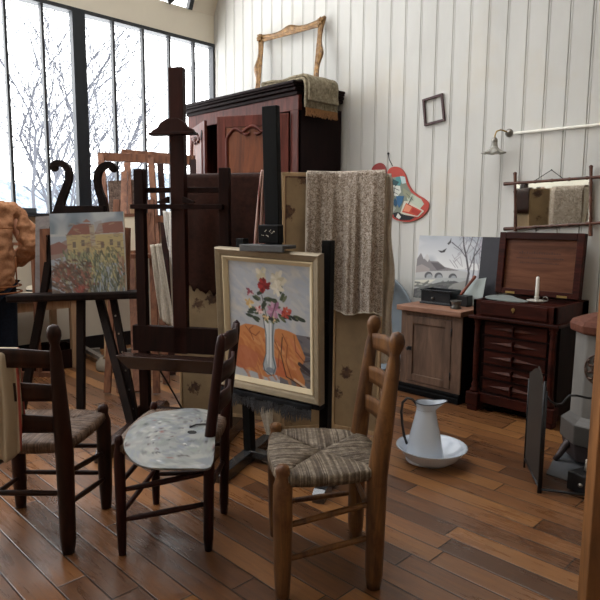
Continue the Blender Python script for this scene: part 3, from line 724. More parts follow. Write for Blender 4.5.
bloom(.42, .10, .075, [(212, 204, 176), (196, 186, 156), (222, 214, 196)]); bloom(.63, .13, .09, [(208, 200, 178), (220, 214, 200), (186, 176, 150)], 26); bloom(.60, .20, .08, [(214, 206, 186), (226, 220, 206)], 18)
bloom(.45, .19, .075, [(140, 26, 30), (112, 18, 26), (170, 44, 44)], 26); bloom(.27, .25, .05, [(120, 66, 84), (200, 180, 186), (150, 60, 76)], 14)
bloom(.57, .38, .085, [(178, 120, 152), (200, 150, 176), (156, 100, 138), (222, 186, 204)], 26); bloom(.71, .39, .06, [(176, 56, 48), (198, 84, 62), (150, 36, 38)], 18)
bloom(.26, .34, .055, [(214, 186, 130), (226, 206, 160), (200, 160, 100)], 14); bloom(.38, .40, .05, [(206, 150, 150), (226, 196, 190), (170, 50, 56)], 14); bloom(.46, .45, .04, [(214, 180, 130), (226, 200, 160)], 10); bloom(.56, .46, .03, [(216, 190, 140)], 8)
p.line([(.42, .27), (.47, .44)], .004, (60, 60, 46)); p.line([(.60, .30), (.53, .46)], .004, (60, 60, 46)); p.line([(.72, .41), (.92, .425)], .004, (50, 50, 44))
Mc = Mf @ Matrix.Translation((.067, .004, .067)); p.mesh('canvas', M['paint'], FP, Mc)
mb = MB(); mb.box(.02, W_-.02, .012, .02, .02, H_-.02); mb.xf(Mf); mb.build('backboard', M['pine'], FP)
# black fringed cloth hanging under the painting
FC = thing('fringed_cloth', 'black fringed cloth hanging below the framed flower painting', 'cloth', (PC.x, PC.y, .40), yaw)
bl_, br2 = Mf @ Vector((.0, -.038, -.004)), Mf @ Vector((W_, -.038, -.004))
bl_ = bl_.lerp(br2, .02); br2 = bl_.lerp(br2, .93)
mb = MB(); mb.grid(lambda u, v: bl_.lerp(br2, u) + Vector((0, 0, .004-.030*v)) + n2*(.004*math.sin(u*30)+.004), 30, 3); mb.build('band', fabric('black lace', '#121214', '#2c2d30', 120), FC, solid=.004, smooth=True)
mb = MB(); r = random.Random(3)
for k in range(420):
    u = k/419; a = bl_.lerp(br2, u) + Vector((0, 0, -.02)) - n2*r.uniform(-.008, .006); L_ = r.uniform(.035, .075)*(1+.2*math.sin(u*18)); s_ = d2*r.uniform(-.014, .014)
    mb.tube([a, a+Vector((0, 0, -L_*.5))+s_*.3, a+Vector((0, 0, -L_))+s_], [.0026, .0026, .0014], 4)
mb.build('fringe', fabric('black grey fringe', '#1c1c1f', '#707278', 160), FC); children(FC)[-1]['kind'] = 'stuff' if False else 'stuff'

# --- lyre topped easel at the left
ly = math.radians(43); d3 = Vector((math.cos(ly), math.sin(ly), 0)); n3 = Vector((d3.y, -d3.x, 0)); HC = Vector((1.964, -2.593, 1.11))
lc = Vector((HC.x, HC.y, 0)) - n3*.05
E3 = thing('studio_easel', 'dark easel with two curled lyre arms, nearest the person on the left', 'easel', (lc.x, lc.y, 0), ly, 'wooden studio easels')
def P3(s, o, z): return lc + d3*s + n3*o + Zv*z
def pl3(px, py, o=0.0):  # point of the easel's own upright plane
    base = lc + n3*o; d = ray(px, py); t = (base-CAM).dot(n3)/d.dot(n3); return CAM + d*t
for pts in (((57, 213), (60.5, 200), (65, 188), (68, 178), (67, 169), (62, 164), (56, 163), (52.5, 166), (54, 169.5)), ((103, 212), (101.5, 200), (98, 190), (96.5, 180), (98, 171), (103, 166), (109, 164.5), (113, 167), (111, 170.5))):
    mb = MB(); Q0 = [pl3(*q, -.03) for q in pts]; R0 = [.030, .025, .022, .021, .021, .021, .020, .019, .016]; Q = []; rs = []
    for i in range(len(Q0)-1):
        a0, a1, a2, a3 = Q0[max(0, i-1)], Q0[i], Q0[i+1], Q0[min(len(Q0)-1, i+2)]
        for j in range(5):
            t = j/5; Q.append(.5*((2*a1)+(a2-a0)*t+(2*a0-5*a1+4*a2-a3)*t*t+(3*a1-a0-3*a2+a3)*t**3)); rs.append(R0[i]+(R0[i+1]-R0[i])*t)
    Q.append(Q0[-1]); rs.append(R0[-1])
    # flat sawn arm: a ribbon with square edges
    n = len(Q); L1 = []; R1 = []
    for i in range(n):
        t = (Q[min(i+1, n-1)]-Q[max(0, i-1)]).normalized(); sd = t.cross(n3).normalized(); L1.append(Q[i]+sd*rs[i]); R1.append(Q[i]-sd*rs[i])
    for i in range(n-1):
        mb._add([L1[i], R1[i], R1[i+1], L1[i+1], L1[i]-n3*.04, R1[i]-n3*.04, R1[i+1]-n3*.04, L1[i+1]-n3*.04], [(0, 1, 2, 3), (7, 6, 5, 4), (0, 4, 5, 1), (3, 2, 6, 7), (0, 3, 7, 4), (1, 5, 6, 2)])
    mb.lathe([(0, 0), (.024, .002), (.026, .02), (.024, .042), (0, .044)], seg=14, a=Q[-4]+n3*.002, b=Q[-4]+n3*.002-n3*1.0)
    mb.build('lyre_arm', M['lyre'], E3)
a = pl3(56, 209.5, -.03); b_ = pl3(105, 209.5, -.03); mb = MB(); mb.bar(a, b_, .04, .048, Zv); mb.build('crossbar', M['lyre'], E3, bevel=.002)
a = pl3(10, 298, .05); b_ = pl3(143, 294, .05); mb = MB(); mb.bar(a, b_, .13, .05, Zv); mb.build('tray', M['lyre'], E3, bevel=.012)
def leg3(name, pa, za, floor, w=.05, d=.04):
    mb = MB(); a = pl3(*pa, -.02); f = atz(*floor); mb.bar(a, f+Vector((0, 0, .0)), w, d, n3); return mb.build(name, M['lyre'], E3, bevel=.002)
for top_, mid_, fl_ in (((56, 212), (43, 299), (21, 414)), ((103, 212), (99, 297), (135, 437))):
    mb = MB(); a = pl3(*top_, -.115); m_ = pl3(*mid_, -.05); f = atz(*fl_); mb.bar(a, m_, .045, .035, n3); mb.bar(m_, f, .052, .035, n3); mb.build('leg', M['lyre'], E3, bevel=.002)
mb = MB(); a = pl3(81, 212, -.12); mb.bar(a, atz(81, 424)+Vector((0, 0, 0)), .05, .04, n3); mb.build('leg', M['lyre'], E3, bevel=.002)
a = pl3(112, 292, -.03); b_ = atz(137.5, 432)+Vector((0, 0, .02)); mb = MB(); mb.bar(a, b_, .045, .03, n3); sl = mb.build('peg_slat', M['lyre'], E3, bevel=.002)
mb = MB()
for k in range(6):
    q = a.lerp(b_, .18+.135*k) + n3*.016; mb.lathe([(0, 0), (.006, 0), (.006, .004), (0, .005)], seg=10, a=q, b=q+n3)
mb.build('peg', M['chrome'], sl)

# canvases on its tray
HP = thing('painting', 'oil painting of yellow houses with red roofs above a garden, on the lyre easel', 'painting', (HC.x, HC.y, HC.z-.27), ly)
w_, h_ = .487, .545; Mh = plane_matrix(HC+n3*.0, math.radians(44.7), math.radians(-6), math.radians(2.2), w_, h_)
p = Paint(w_, h_, 280, (150, 160, 172), .66, .88); nz = p.noise(6, 3); nz2 = p.noise(14, 5)
p.vgrad((126, 142, 158), (178, 178, 176), 0, .28); p.mix(np.clip((nz-.5)*4, 0, 1)*(p.Y < .28), (190, 194, 196), .8); p.mix(np.clip((.4-nz)*4, 0, 1)*(p.Y < .25), (96, 116, 134), .7)
p.poly([(0, .42), (.1, .38), (.2, .33), (.3, .3), (.3, .5), (0, .56)], (150, 120, 112)); p.poly([(.0, .38), (.12, .34), (.24, .40), (.16, .48), (.0, .5)], (146, 92, 80))
p.poly([(.22, .27), (.55, .24), (.56, .60), (.24, .60)], (186, 158, 96)); p.poly([(.55, .27), (.98, .26), (1, .62), (.56, .60)], (196, 168, 100))
p.poly([(.22, .27), (.32, .15), (.44, .13), (.56, .14), (.56, .26)], (150, 86, 70)); p.poly([(.60, .26), (.66, .14), (.82, .12), (.98, .12), (1, .25)], (158, 92, 74)); p.poly([(.44, .12), (.50, .08), (.56, .12)], (168, 104, 84))
p.poly([(.53, .15), (.60, .15), (.61, .40), (.55, .40)], (176, 156, 130)); p.poly([(.60, .12), (.70, .10), (.72, .25), (.62, .25)], (160, 150, 146), .7)
for u, v in ((.30, .35), (.42, .33), (.48, .42), (.68, .36), (.80, .33), (.90, .36), (.86, .48), (.36, .47)): p.poly([(u, v), (u+.045, v), (u+.045, v+.07), (u, v+.07)], (110, 92, 80), .85)
p.strokes(220, (.12, .46, .98, .86), [(132, 140, 100), (110, 124, 88), (160, 158, 116), (176, 164, 110), (92, 110, 88), (150, 150, 126)], .07, .012, 1.4, .8, 31)
p.strokes(110, (.0, .60, .55, .98), [(148, 76, 58), (170, 92, 70), (122, 66, 56), (150, 108, 84), (96, 78, 66)], .06, .020, None, .8, 33)
p.ell(.38, .92, .07, .05, (186, 56, 48), .9); p.ell(.34, .86, .03, .03, (176, 60, 50), .8)
p.strokes(70, (.5, .45, .98, .98), [(196, 176, 104), (176, 160, 90), (206, 190, 130), (120, 120, 80), (84, 96, 72)], .12, .009, 1.5, .8, 35)
p.strokes(30, (.55, .62, .95, .98), [(74, 82, 66), (60, 66, 56)], .16, .006, 1.55, .8, 36); p.strokes(26, (.9, .5, 1, 1), [(168, 112, 80), (190, 140, 110)], .08, .012, 1.5, .8, 37)
p.strokes(260, (.1, .42, .98, .98), [(86, 92, 68), (70, 78, 62), (124, 118, 84), (148, 140, 100), (104, 96, 74)], .05, .008, 1.2, .6, 41)
p.strokes(120, (0, .55, .5, .98), [(110, 62, 50), (84, 56, 48), (134, 84, 66), (92, 84, 70)], .05, .010, .6, .6, 42)
p.strokes(90, (.2, .12, 1, .5), [(130, 84, 70), (176, 150, 110), (150, 128, 96), (196, 178, 134), (120, 104, 90)], .06, .008, .1, .45, 43)
p.mesh('canvas', M['paint'], HP, Mh); mb = MB(); mb.box(0, w_, .001, .022, 0, h_); mb.xf(Mh); mb.build('stretcher', M['canvas_side'], HP)
# two canvases behind it
def panel(name, label, corners, thick, mat, side=None, group=None, cat='painting', nrm=None):
    "slab through four traced corners TL TR BR BL"
    c = sum(corners, Vector())/4; t = thing(name, label, cat, (c.x, c.y, min(q.z for q in corners)), group=group)
    nn = nrm or (corners[1]-corners[0]).cross(corners[3]-corners[0]).normalized()*(-1)
    if nn.dot(CAM-c) > 0: nn = -nn
    mb = MB(); mb.prism(corners, nn*thick); mb.build('canvas', mat, t); return t, nn
m, nt, b = newmat('grey study paint'); v = coords(nt); nt.links.new(ramp(nt, noise(nt, v, 6, 6, .7, .5), [(.3, '#5e5a5c'), (.55, '#857f80'), (.75, '#9a8a80')]), b.inputs['Base Color']); b.inputs['Roughness'].default_value = .6; M['study'] = m
cs = [pl3(35.5, 217, -.09), pl3(80, 213, -.09), pl3(80, 296, -.09), pl3(35, 296, -.09)]
t, nn = panel('painting', 'mostly hidden grey toned canvas behind the yellow house painting', cs, .02, M['study'])
# wooden frame leaning between them
a_ = [pl3(39.5, 229, -.06), pl3(75, 227, -.06), pl3(75, 296, -.06), pl3(40, 296, -.06)]
WFm = thing('picture_frame', 'empty brown wooden frame peeking out left of the yellow house painting', 'frame', (a_[3].x, a_[3].y, a_[3].z))
def quadframe(A, wd, dp_, mat, parent, name='frame', nrm=None):
    nn = (A[1]-A[0]).cross(A[3]-A[0]).normalized(); nn = nrm or (nn if nn.dot(CAM-A[0]) > 0 else -nn)
    mb = MB(); c = sum(A, Vector())/4
    inn = []
    for i in range(4):
        e1 = (A[(i+1) % 4]-A[i]).normalized(); e2 = (A[i-1]-A[i]).normalized(); inn.append(A[i]+(e1+e2)*wd)
    for i in range(4):
        j = (i+1) % 4; mb._add([A[i], A[j], inn[j], inn[i], A[i]-nn*dp_, A[j]-nn*dp_, inn[j]-nn*dp_, inn[i]-nn*dp_], [(0, 1, 2, 3), (7, 6, 5, 4), (0, 4, 5, 1), (3, 2, 6, 7)])
    return mb.build(name, mat, parent)
quadframe(a_, .045, .02, M['redwood'], WFm)
ap = [pl3(110, 226, -.075), pl3(130, 228, -.075), pl3(129, 294, -.075), pl3(110, 294, -.075)]
t, nn = panel('painting', 'brown edged canvas showing just right of the yellow house painting', ap, .02, M['redwood'])

# ================================================================== folding screen with flowered wallpaper
m, nt, b = newmat('flowered wallpaper'); v = coords(nt, (1, 1, 1))
vo = N(nt, 'ShaderNodeTexVoronoi'); vo.inputs['Scale'].default_value = 5.5; vo.inputs['Randomness'].default_value = .65; nt.links.new(v, vo.inputs['Vector'])
nn_ = noise(nt, v, 38, 4, .7); dd = N(nt, 'ShaderNodeMath', operation='MULTIPLY_ADD'); nt.links.new(nn_, dd.inputs[0]); dd.inputs[1].default_value = .62; nt.links.new(vo.outputs['Distance'], dd.inputs[2])
f1 = ramp(nt, dd.outputs[0], [(.50, 1.0), (.58, 0.0)])
bs = ramp(nt, noise(nt, v, 4, 4), [(.3, '#7d684e'), (.7, '#9c8564')])
fc_ = ramp(nt, noise(nt, v, 30, 2), [(.4, '#432c20'), (.6, '#5c4029')])
mx = N(nt, 'ShaderNodeMix', data_type='RGBA'); nt.links.new(f1, mx.inputs[0]); nt.links.new(bs, mx.inputs[6]); nt.links.new(fc_, mx.inputs[7]); nt.links.new(mx.outputs[2], b.inputs['Base Color'])
b.inputs['Roughness'].default_value = .8; M['wallpaper'] = m
SH = 1.62
SP = [atz(177.5, 421), atz(265, 404), atz(283, 427), atz(330, 434), atz(378, 448)]
SP[1] = Vector((3.02, -1.80, 0)); SP[0] = Vector((2.37, -2.17, 0)); SP[2] = Vector((3.14, -1.93, 0)); SP[3] = Vector((3.33, -1.66, 0)); SP[4] = Vector((3.62, -1.58, 0))
SCR = thing('folding_screen', 'wooden folding screen papered with faded brown flowers, standing behind the easels', 'screen', (SP[2].x, SP[2].y, 0))
def towards(px, q, z=.8):
    "slide q along its ray so that it stands at pixel column px"
    p = CAM + (ray(px, 300)); d = Vector((p.x-CAM.x, p.y-CAM.y, 0)).normalized(); L_ = Vector((q.x-CAM.x, q.y-CAM.y, 0)).length; return Vector((CAM.x+d.x*L_, CAM.y+d.y*L_, 0))
SP = [towards(px, q) for px, q in zip((179, 272, 282, 334, 382), SP)]
for i in range(4):
    a, b_ = SP[i], SP[i+1]; t_ = (b_-a).normalized(); nn_ = Vector((t_.y, -t_.x, 0)); w_ = (b_-a).length
    if i == 1: continue
    mb = MB(); mb.bar(a+t_*.02+Zv*.83, b_-t_*.02+Zv*.83, 1.52, .012, nn_)
    pp = mb.build('panel', M['wallpaper'], SCR)
    mb = MB()
    for q in (a+t_*.008, b_-t_*.008): mb.bar(q+Zv*.02, q+Zv*SH, .016, .026, nn_)
    mb.bar(a+Zv*(SH-.012), b_+Zv*(SH-.012), .024, .026, nn_); mb.bar(a+Zv*.06, b_+Zv*.06, .024, .026, nn_)
    mb.build('panel_frame', M['screenwood'], SCR, bevel=.002)
    for q in (a+t_*.04, b_-t_*.04):
        mb = MB(); mb.box(q.x-.012, q.x+.012, q.y-.012, q.y+.012, 0, .03); mb.build('foot', M['screenwood'], SCR)
# narrow return leaf joining the left panel to the right ones
a, b_ = SP[1], SP[2]; mb = MB(); t_ = (b_-a).normalized(); nn_ = Vector((t_.y, -t_.x, 0)); mb.bar(a+Zv*.83, b_+Zv*.83, 1.58, .012, nn_); mb.build('hinge_leaf', M['wallpaper'], SCR)

def drape(name, label, A, B, ztop, zbf, zbb, mat, amp=.012, fr_=26, nu=50, nv=40, off=.03, back=.25, thick=.004, hem=0, ph=0, cat='cloth'):
    "cloth hung over the edge from A to B: front fall to zbf(u), short back fall"
    t_ = (B-A).normalized(); nn_ = Vector((t_.y, -t_.x, 0)); 
    if nn_.dot(Vector((CAM.x, CAM.y, 0))-A) < 0: nn_ = -nn_
    c = (A+B)/2; t = thing(name, label, cat, (c.x, c.y, ztop), math.atan2(t_.y, t_.x))
    def fn(u, v):
        zb = zbf(u)
        if v < .12: s = v/.12; o = -off; z = ztop - back*(1-s)
        elif v < .2: s = (v-.12)/.08*PI; o = -off*math.cos(s); z = ztop + .012*math.sin(s)
        else:
            s = (v-.2)/.8; z = ztop - (ztop-zb)*s; k = min(1, s*2.2)
            o = off + amp*k*(math.sin(u*fr_+ph+math.sin(s*2.2)*.6) + .5*math.sin(u*fr_*2.3+1+s)) + amp*k*.8 + .02*k
        return A + (B-A)*u + nn_*o + Zv*z
    mb = MB(); mb.grid(fn, nu, nv); o = mb.build('cloth_sheet', mat, t, smooth=True, solid=thick); return t, fn
m = fabric('brown leather cloth', '#1c0e0a', '#3a2018', 40, .5, .2, 3); m.node_tree.nodes['Principled BSDF'].inputs['Specular IOR Level'].default_value = .08; M['browncloth'] = m
tL = (SP[1]-SP[0]).normalized()
drape('brown_cloth', 'dark brown cloth spread over the left leaf of the folding screen', SP[0]+tL*.015, SP[1]+tL*.0, SH, lambda u: 0.93-.08*u+.012*math.sin(u*57)+.010*math.sin(u*91)-.03*math.sin(u*4), 0, M['browncloth'], .006, 9, off=.022)
# pink striped cloth
m, nt, b = newmat('pink stripes'); v = coords(nt, (1, 1, 1)); sp = N(nt, 'ShaderNodeSeparateXYZ'); nt.links.new(v, sp.inputs[0])
ml = N(nt, 'ShaderNodeMath', operation='MULTIPLY'); nt.links.new(sp.outputs['X'], ml.inputs[0]); ml.inputs[1].default_value = 30; fq = N(nt, 'ShaderNodeMath', operation='FRACT'); nt.links.new(ml.outputs[0], fq.inputs[0])
nt.links.new(ramp(nt, fq.outputs[0], [(.35, '#b5968c'), (.45, '#6e2f2c'), (.6, '#6e2f2c'), (.7, '#b5968c')]), b.inputs['Base Color']); b.inputs['Roughness'].default_value = .9; M['pinkstripe'] = m
A = towards(251, SP[1]*.9+SP[2]*.1); B = towards(273, SP[1]*.8+SP[2]*.2)
nv_ = (Vector((CAM.x, CAM.y, 0))-A).normalized()
A += nv_*.10; B += nv_*.10
t = thing('striped_cloth', 'pink and red striped cloth gathered over the screen behind the black easel mast', 'cloth', (A.x, A.y, 1.6), math.atan2((B-A).y, (B-A).x))
def gath(u, v):
    w = .25+.75*min(1, v*2.2)**.8 if v < .55 else 1-.75*(v-.55)/.45
    z = SH+.015 - 1.43*v; c = .62+.0*v; uu = c + (u-c)*w
    return A + (B-A)*uu + nv_*(.035*v*0 + .014*math.sin(u*22)*(1-.2*v)) + Zv*z
mb = MB(); mb.grid(gath, 40, 40); mb.build('cloth_sheet', M['pinkstripe'], t, smooth=True, solid=.004)
# lace
m, nt, b = newmat('heavy beige lace'); v = coords(nt)
vo = N(nt, 'ShaderNodeTexVoronoi'); vo.inputs['Scale'].default_value = 52; nt.links.new(v, vo.inputs['Vector'])
n1 = noise(nt, v, 50, 3, .6, 1.2); sb_ = N(nt, 'ShaderNodeMath', operation='SUBTRACT'); nt.links.new(n1, sb_.inputs[0]); sb_.inputs[1].default_value = .5
ab = N(nt, 'ShaderNodeMath', operation='ABSOLUTE'); nt.links.new(sb_.outputs[0], ab.inputs[0])
md = N(nt, 'ShaderNodeMath', operation='MULTIPLY'); nt.links.new(ab.outputs[0], md.inputs[0]); md.inputs[1].default_value = 5.5
nt.links.new(ramp(nt, md.outputs[0], [(.06, '#78685b'), (.16, '#a39384'), (.5, '#cbbfb3')]), b.inputs['Base Color']); b.inputs['Roughness'].default_value = .9; b.inputs['Specular IOR Level'].default_value = .1
bump(nt, b, md.outputs[0], .8, .006)
hole = ramp(nt, md.outputs[0], [(.02, 0.55), (.07, 1.0)]); nt.links.new(hole, b.inputs['Alpha']); M['lace'] = m
def dpt(q): return (q-CAM).dot(FW)
LA = SP[2].lerp(SP[3], .46); LB = SP[4].copy()
# the lace spans both right leaves
def lace_pt(u):
    L0 = (SP[3]-LA).length; L1 = (LB-SP[3]).length; s = u*(L0+L1)
    return LA.lerp(SP[3], s/L0) if s < L0 else SP[3].lerp(LB, (s-L0)/L1)
mid = lace_pt(.5); t = thing('lace_cloth', 'long beige lace cloth hung over the right leaves of the folding screen', 'cloth', (mid.x, mid.y, SH), 0)
toC = (Vector((CAM.x, CAM.y, 0))-mid).normalized()
def lfn(u, v):
    zb = .83 - .05*u + .02*math.sin(u*9) ; off = .03
    if v < .14: s = v/.14; o = -off-.01; z = SH - .9*(1-s)
    elif v < .2: s = (v-.14)/.06*PI; o = -off*math.cos(s); z = SH + .012*math.sin(s)
    else:
        s = (v-.2)/.8; z = SH - (SH-zb)*s; k = min(1, s*1.6+.1); o = off + k*(.022*math.sin(u*24+.7*math.sin(s*2)) + .010*math.sin(u*61+s*1.5) + .024)
    return lace_pt(u) + toC*o + Zv*z
mb = MB(); mb.grid(lfn, 90, 60); mb.build('cloth_sheet', M['lace'], t, smooth=True)
mb = MB(); mb.tube([lfn(u/60, 1.0) for u in range(61)], .005, 6); mb.tube([lfn(0, .2+.8*v/40) for v in range(41)], .004, 6); mb.build('hem', M['linen'], t, smooth=True)
# pale cloth falling at the end of the screen
B0 = LB + (SP[4]-SP[3]).normalized()*.012; tt = (SP[4]-SP[3]).normalized()
t = thing('lace_curtain', 'pale narrow lace fall hanging beside the blue grey tub at the screen end', 'cloth', (B0.x, B0.y, SH), 0)
def nf(u, v):
    z = SH - .01 - 1.12*v; w = .03+.045*math.sin(min(1, v*1.3)*PI*.5) + .012*math.sin(v*15)
    return B0 + tt*(w*(u-.15)) - toC*(.03 + .05*v*u) + Zv*z + toC*.012*math.sin(u*9+v*5)
mb = MB(); mb.grid(nf, 14, 50); mb.build('cloth_sheet', M['linen'], t, smooth=True, solid=.003)

# ================================================================== tub standing on edge behind the screen
t = thing('round_tub', 'blue grey round tub standing on edge against the white boards', 'tub', (2.46, -.22, 0))
M['tub'] = plain('blue grey paint', '#727c84', .55, spec=.4, var=.2, scale=6)
mb = MB(); mb.lathe([(.36, 0), (.43, .12), (.442, .125), (.442, .14), (.425, .14), (.35, .02), (0, .02)], seg=48, a=(2.47, -.06, .445), b=(2.47, -1.06, .515)); mb.build('tub_body', M['tub'], t, smooth=True)

# ================================================================== armoire
AR = thing('armoire', 'large carved mahogany armoire with half open panelled doors', 'armoire', (1.08, -.33, 0))
ax0, ax1, ay0, ay1, az = .27, 1.92, -.60, -.04, 2.36
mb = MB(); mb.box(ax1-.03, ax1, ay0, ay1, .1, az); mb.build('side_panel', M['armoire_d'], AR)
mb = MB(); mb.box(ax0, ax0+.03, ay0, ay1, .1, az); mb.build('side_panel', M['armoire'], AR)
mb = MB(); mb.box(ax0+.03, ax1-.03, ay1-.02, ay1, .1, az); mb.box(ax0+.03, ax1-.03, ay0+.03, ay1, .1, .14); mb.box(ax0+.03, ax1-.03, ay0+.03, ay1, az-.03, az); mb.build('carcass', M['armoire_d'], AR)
for z in (1.80, 1.25, .7):
    mb = MB(); mb.box(ax0+.03, ax1-.03, ay0+.06, ay1-.02, z, z+.022); mb.build('shelf', M['armoire_d'], AR)
mb = MB(); mb.box(ax0-.005, ax1+.005, ay0-.012, ay0+.03, 2.30, 2.44); mb.build('frieze', M['armoire'], AR, bevel=.004)
for x in (ax0+.0, ax1-.10):
    mb = MB(); mb.box(x, x+.10, ay0-.010, ay0+.03, .1, 2.32); mb.build('front_post', M['armoire'], AR, bevel=.006)
mb = MB(); mb.box(ax0, ax1, ay0-.01, ay0+.03, .08, .22); mb.box(ax0, ax1, ay0, ay1, .1, .12); mb.build('base_rail', M['armoire'], AR, bevel=.004)
for x in (ax0+.05, ax1-.05):
    for y in (ay0+.05, ay1-.05):
        mb = MB(); mb.lathe([(.03, 0), (.045, .03), (.05, .06), (.04, .1)], (x, y, 0), 16); mb.build('foot', M['armoire_d'], AR, smooth=True)
mb = MB()
for (o, z0_, z1_) in ((.02, 2.425, 2.46), (.05, 2.46, 2.49), (.075, 2.49, 2.508), (.088, 2.508, 2.535)):
    mb.box(ax0-o, ax1+o*.35, ay0-o-.01, ay1+.02, z0_, z1_)
mb.build('cornice', M['armoire_d'], AR, bevel=.009)
def cab_door(hinge, ang, w, z0_, z1_, mat, parent, side, arch=True, key=False):
    "door in local x (0..w from the hinge), thickness towards +y, then swung"
    Mx = Matrix.Translation(hinge) @ Matrix.Rotation(ang, 4, 'Z'); s = side
    h = z1_-z0_; mb = MB(); st_ = .085
    def X_(x): return s*x
    def bx(a, b_, z_0, z_1, y0=-.026, y1=0):
        xa, xb = sorted((X_(a), X_(b_))); mb.box(xa, xb, y0, y1, z_0, z_1)
    bx(0, st_, z0_, z1_); bx(w-st_, w, z0_, z1_); bx(st_, w-st_, z0_, z0_+.10); bx(st_, w-st_, z1_-.10, z1_)
    mb.xf(Mx); d = mb.build('door', mat, parent, bevel=.003)
    mb = MB(); bx(st_-.005, w-st_+.005, z0_+.09, z1_-.09, -.018, -.006); mb.xf(Mx); mb.build('door_panel', M['door'], d)
    # shaped moulding following an arched top
    L = []; x0, x1 = st_+.012, w-st_-.012; zt = z1_-.115; zb = z0_+.115
    cx = (x0+x1)/2; W2 = (x1-x0)/2
    for k in range(29):
        u = -1+2*k/28; q = abs(u); z = zt - .055*(1-math.cos(min(1, (1-q)/.30)*PI))*.5*0
        z = zt - (.085*(1-math.sin(min(1, (1-q)/.35)*PI/2))) - (.035*math.exp(-((q-.38)/.13)**2)) + .018*math.exp(-(q/.14)**2)
        L.append((cx+u*W2, z))
    path = [(x0, zb)] + L + [(x1, zb)] + [(x0, zb)]
    mb = MB(); pts = [Vector((X_(a), -.028, z)) for a, z in path]
    mb.tube(pts, .009, 8); mb.tube([q+Vector((0, .004, 0)) for q in pts], .016, 8, squash=.5)
    # carved scroll under the arch
    for sg in (-1, 1):
        mb.tube([Vector((X_(cx+sg*(.02+.035*k/8*2)), -.03, zt-.035-.022*math.sin(k/8*PI))) for k in range(9)], [.004+.010*math.sin(PI*k/8) for k in range(9)], 8)
    mb.xf(Mx); mb.build('moulding', mat, d, smooth=True)
    return d, Mx
# right door, hinged on the right post and slightly ajar; left door thrown open
dR, MR = cab_door((ax1-.105, ay0-.012, 0), math.radians(26), .70, .22, 2.28, M['armoire'], AR, -1)
dL, ML = cab_door((ax0+.06, ay0-.014, 0), math.radians(-23), .69, .22, 2.28, M['armoire'], AR, 1)
mb = MB(); q = MR @ Vector((-.66, -.033, 1.95))
for k in range(1): mb.lathe([(0, 0), (.012, .002), (.008, .012), (.014, .02), (0, .026)], seg=12, a=(ax1-.06, ay0-.012, 1.74), b=(ax1-.06, ay0-1.012, 1.74)); 
mb.build('hinge_pin', M['brass'], AR)
q = ML @ Vector((.60, -.026, 0)); mb = MB()
mb.tube([Vector((q.x, q.y-.006, 2.13)), Vector((q.x+.01, q.y-.01, 2.17)), Vector((q.x, q.y-.008, 2.2)), Vector((q.x-.01, q.y-.008, 2.10))], .005, 8); mb.build('escutcheon', M['iron'], dL)

# gilt frame on top of the armoire, leaning on the boards
GF = thing('picture_frame', 'empty ornate gilt frame leaning on the boards above the armoire', 'frame', (1.38, -.2, 2.54))
tl, tr_, brc, blc = aty(260, 37, -.045), aty(325, 19, -.045), aty(318.5, 84, -.24), aty(254.5, 93, -.24)
# seat the lower rail on the armoire top
M['gilt'] = wood('old gilding', '#472c17', '#97713c', .36, (16, 16, 16), .5, bmp=.5); M['gilt'].node_tree.nodes['Principled BSDF'].inputs['Metallic'].default_value = .35
def ornate(A, parent, mat, wd=.072):
    nn = (A[1]-A[0]).cross(A[3]-A[0]).normalized(); nn = nn if nn.y < 0 else -nn
    c = sum(A, Vector())/4; inner = [q.lerp(c, 0) + ((A[(i+1) % 4]-q).normalized() + (A[i-1]-q).normalized())*wd for i, q in enumerate(A)]
    for i in range(4):
        j = (i+1) % 4; n = 40; mb = MB(); vs = []
        for k in range(n+1):
            u = k/n; o = A[i].lerp(A[j], u); p = inner[i].lerp(inner[j], u); od = (o-p).normalized()
            bulge = .010*math.cos(u*2*PI*2)*1 + .020*math.exp(-((u-.5)/.09)**2) + .018*(math.exp(-(u/.06)**2)+math.exp(-((1-u)/.06)**2)) - .006
            o2 = o + od*bulge; th = .028 + .012*math.exp(-((u-.5)/.1)**2) + .014*(math.exp(-(u/.07)**2)+math.exp(-((1-u)/.07)**2)); rip = .003*math.sin(u*60)
            vs += [o2, o2+nn*(th*.7), o2.lerp(p, .35)+nn*(th+rip), o2.lerp(p, .6)+nn*(th*.55), o2.lerp(p, .8)+nn*(th*.62+rip), p+nn*.010, p]
        m_ = 7; fs = []
        for k in range(n):
            for q in range(m_): q2 = (q+1) % m_; fs.append((k*m_+q, k*m_+q2, (k+1)*m_+q2, (k+1)*m_+q))
        mb._add(vs, fs); mb.build('rail', mat, parent, smooth=False)
    for i, q in enumerate(A):  # shell corners
        mb = MB(); cq = q.lerp(inner[i], .45)
        for k in range(7):
            a = k/6*PI*1.5 + (PI*.25); mb.lathe([(0, 0), (.012, .2), (.015, .5), (.009, .8), (0, 1)], seg=8, a=cq+nn*.03, b=cq+nn*.036+ ((q-cq).normalized()*math.cos(a)+ nn.cross((q-cq).normalized())*math.sin(a))*.045)
        mb.lathe([(0, -.4), (.02, 0), (.014, .5), (0, .7)], seg=10, a=cq+nn*.03, b=cq+nn*.06); mb.build('corner_shell', mat, parent, smooth=True)
for q in (blc, brc): q.z = 2.545
blc.x += .0; ornate([tl, tr_, brc, blc], GF, M['gilt'])

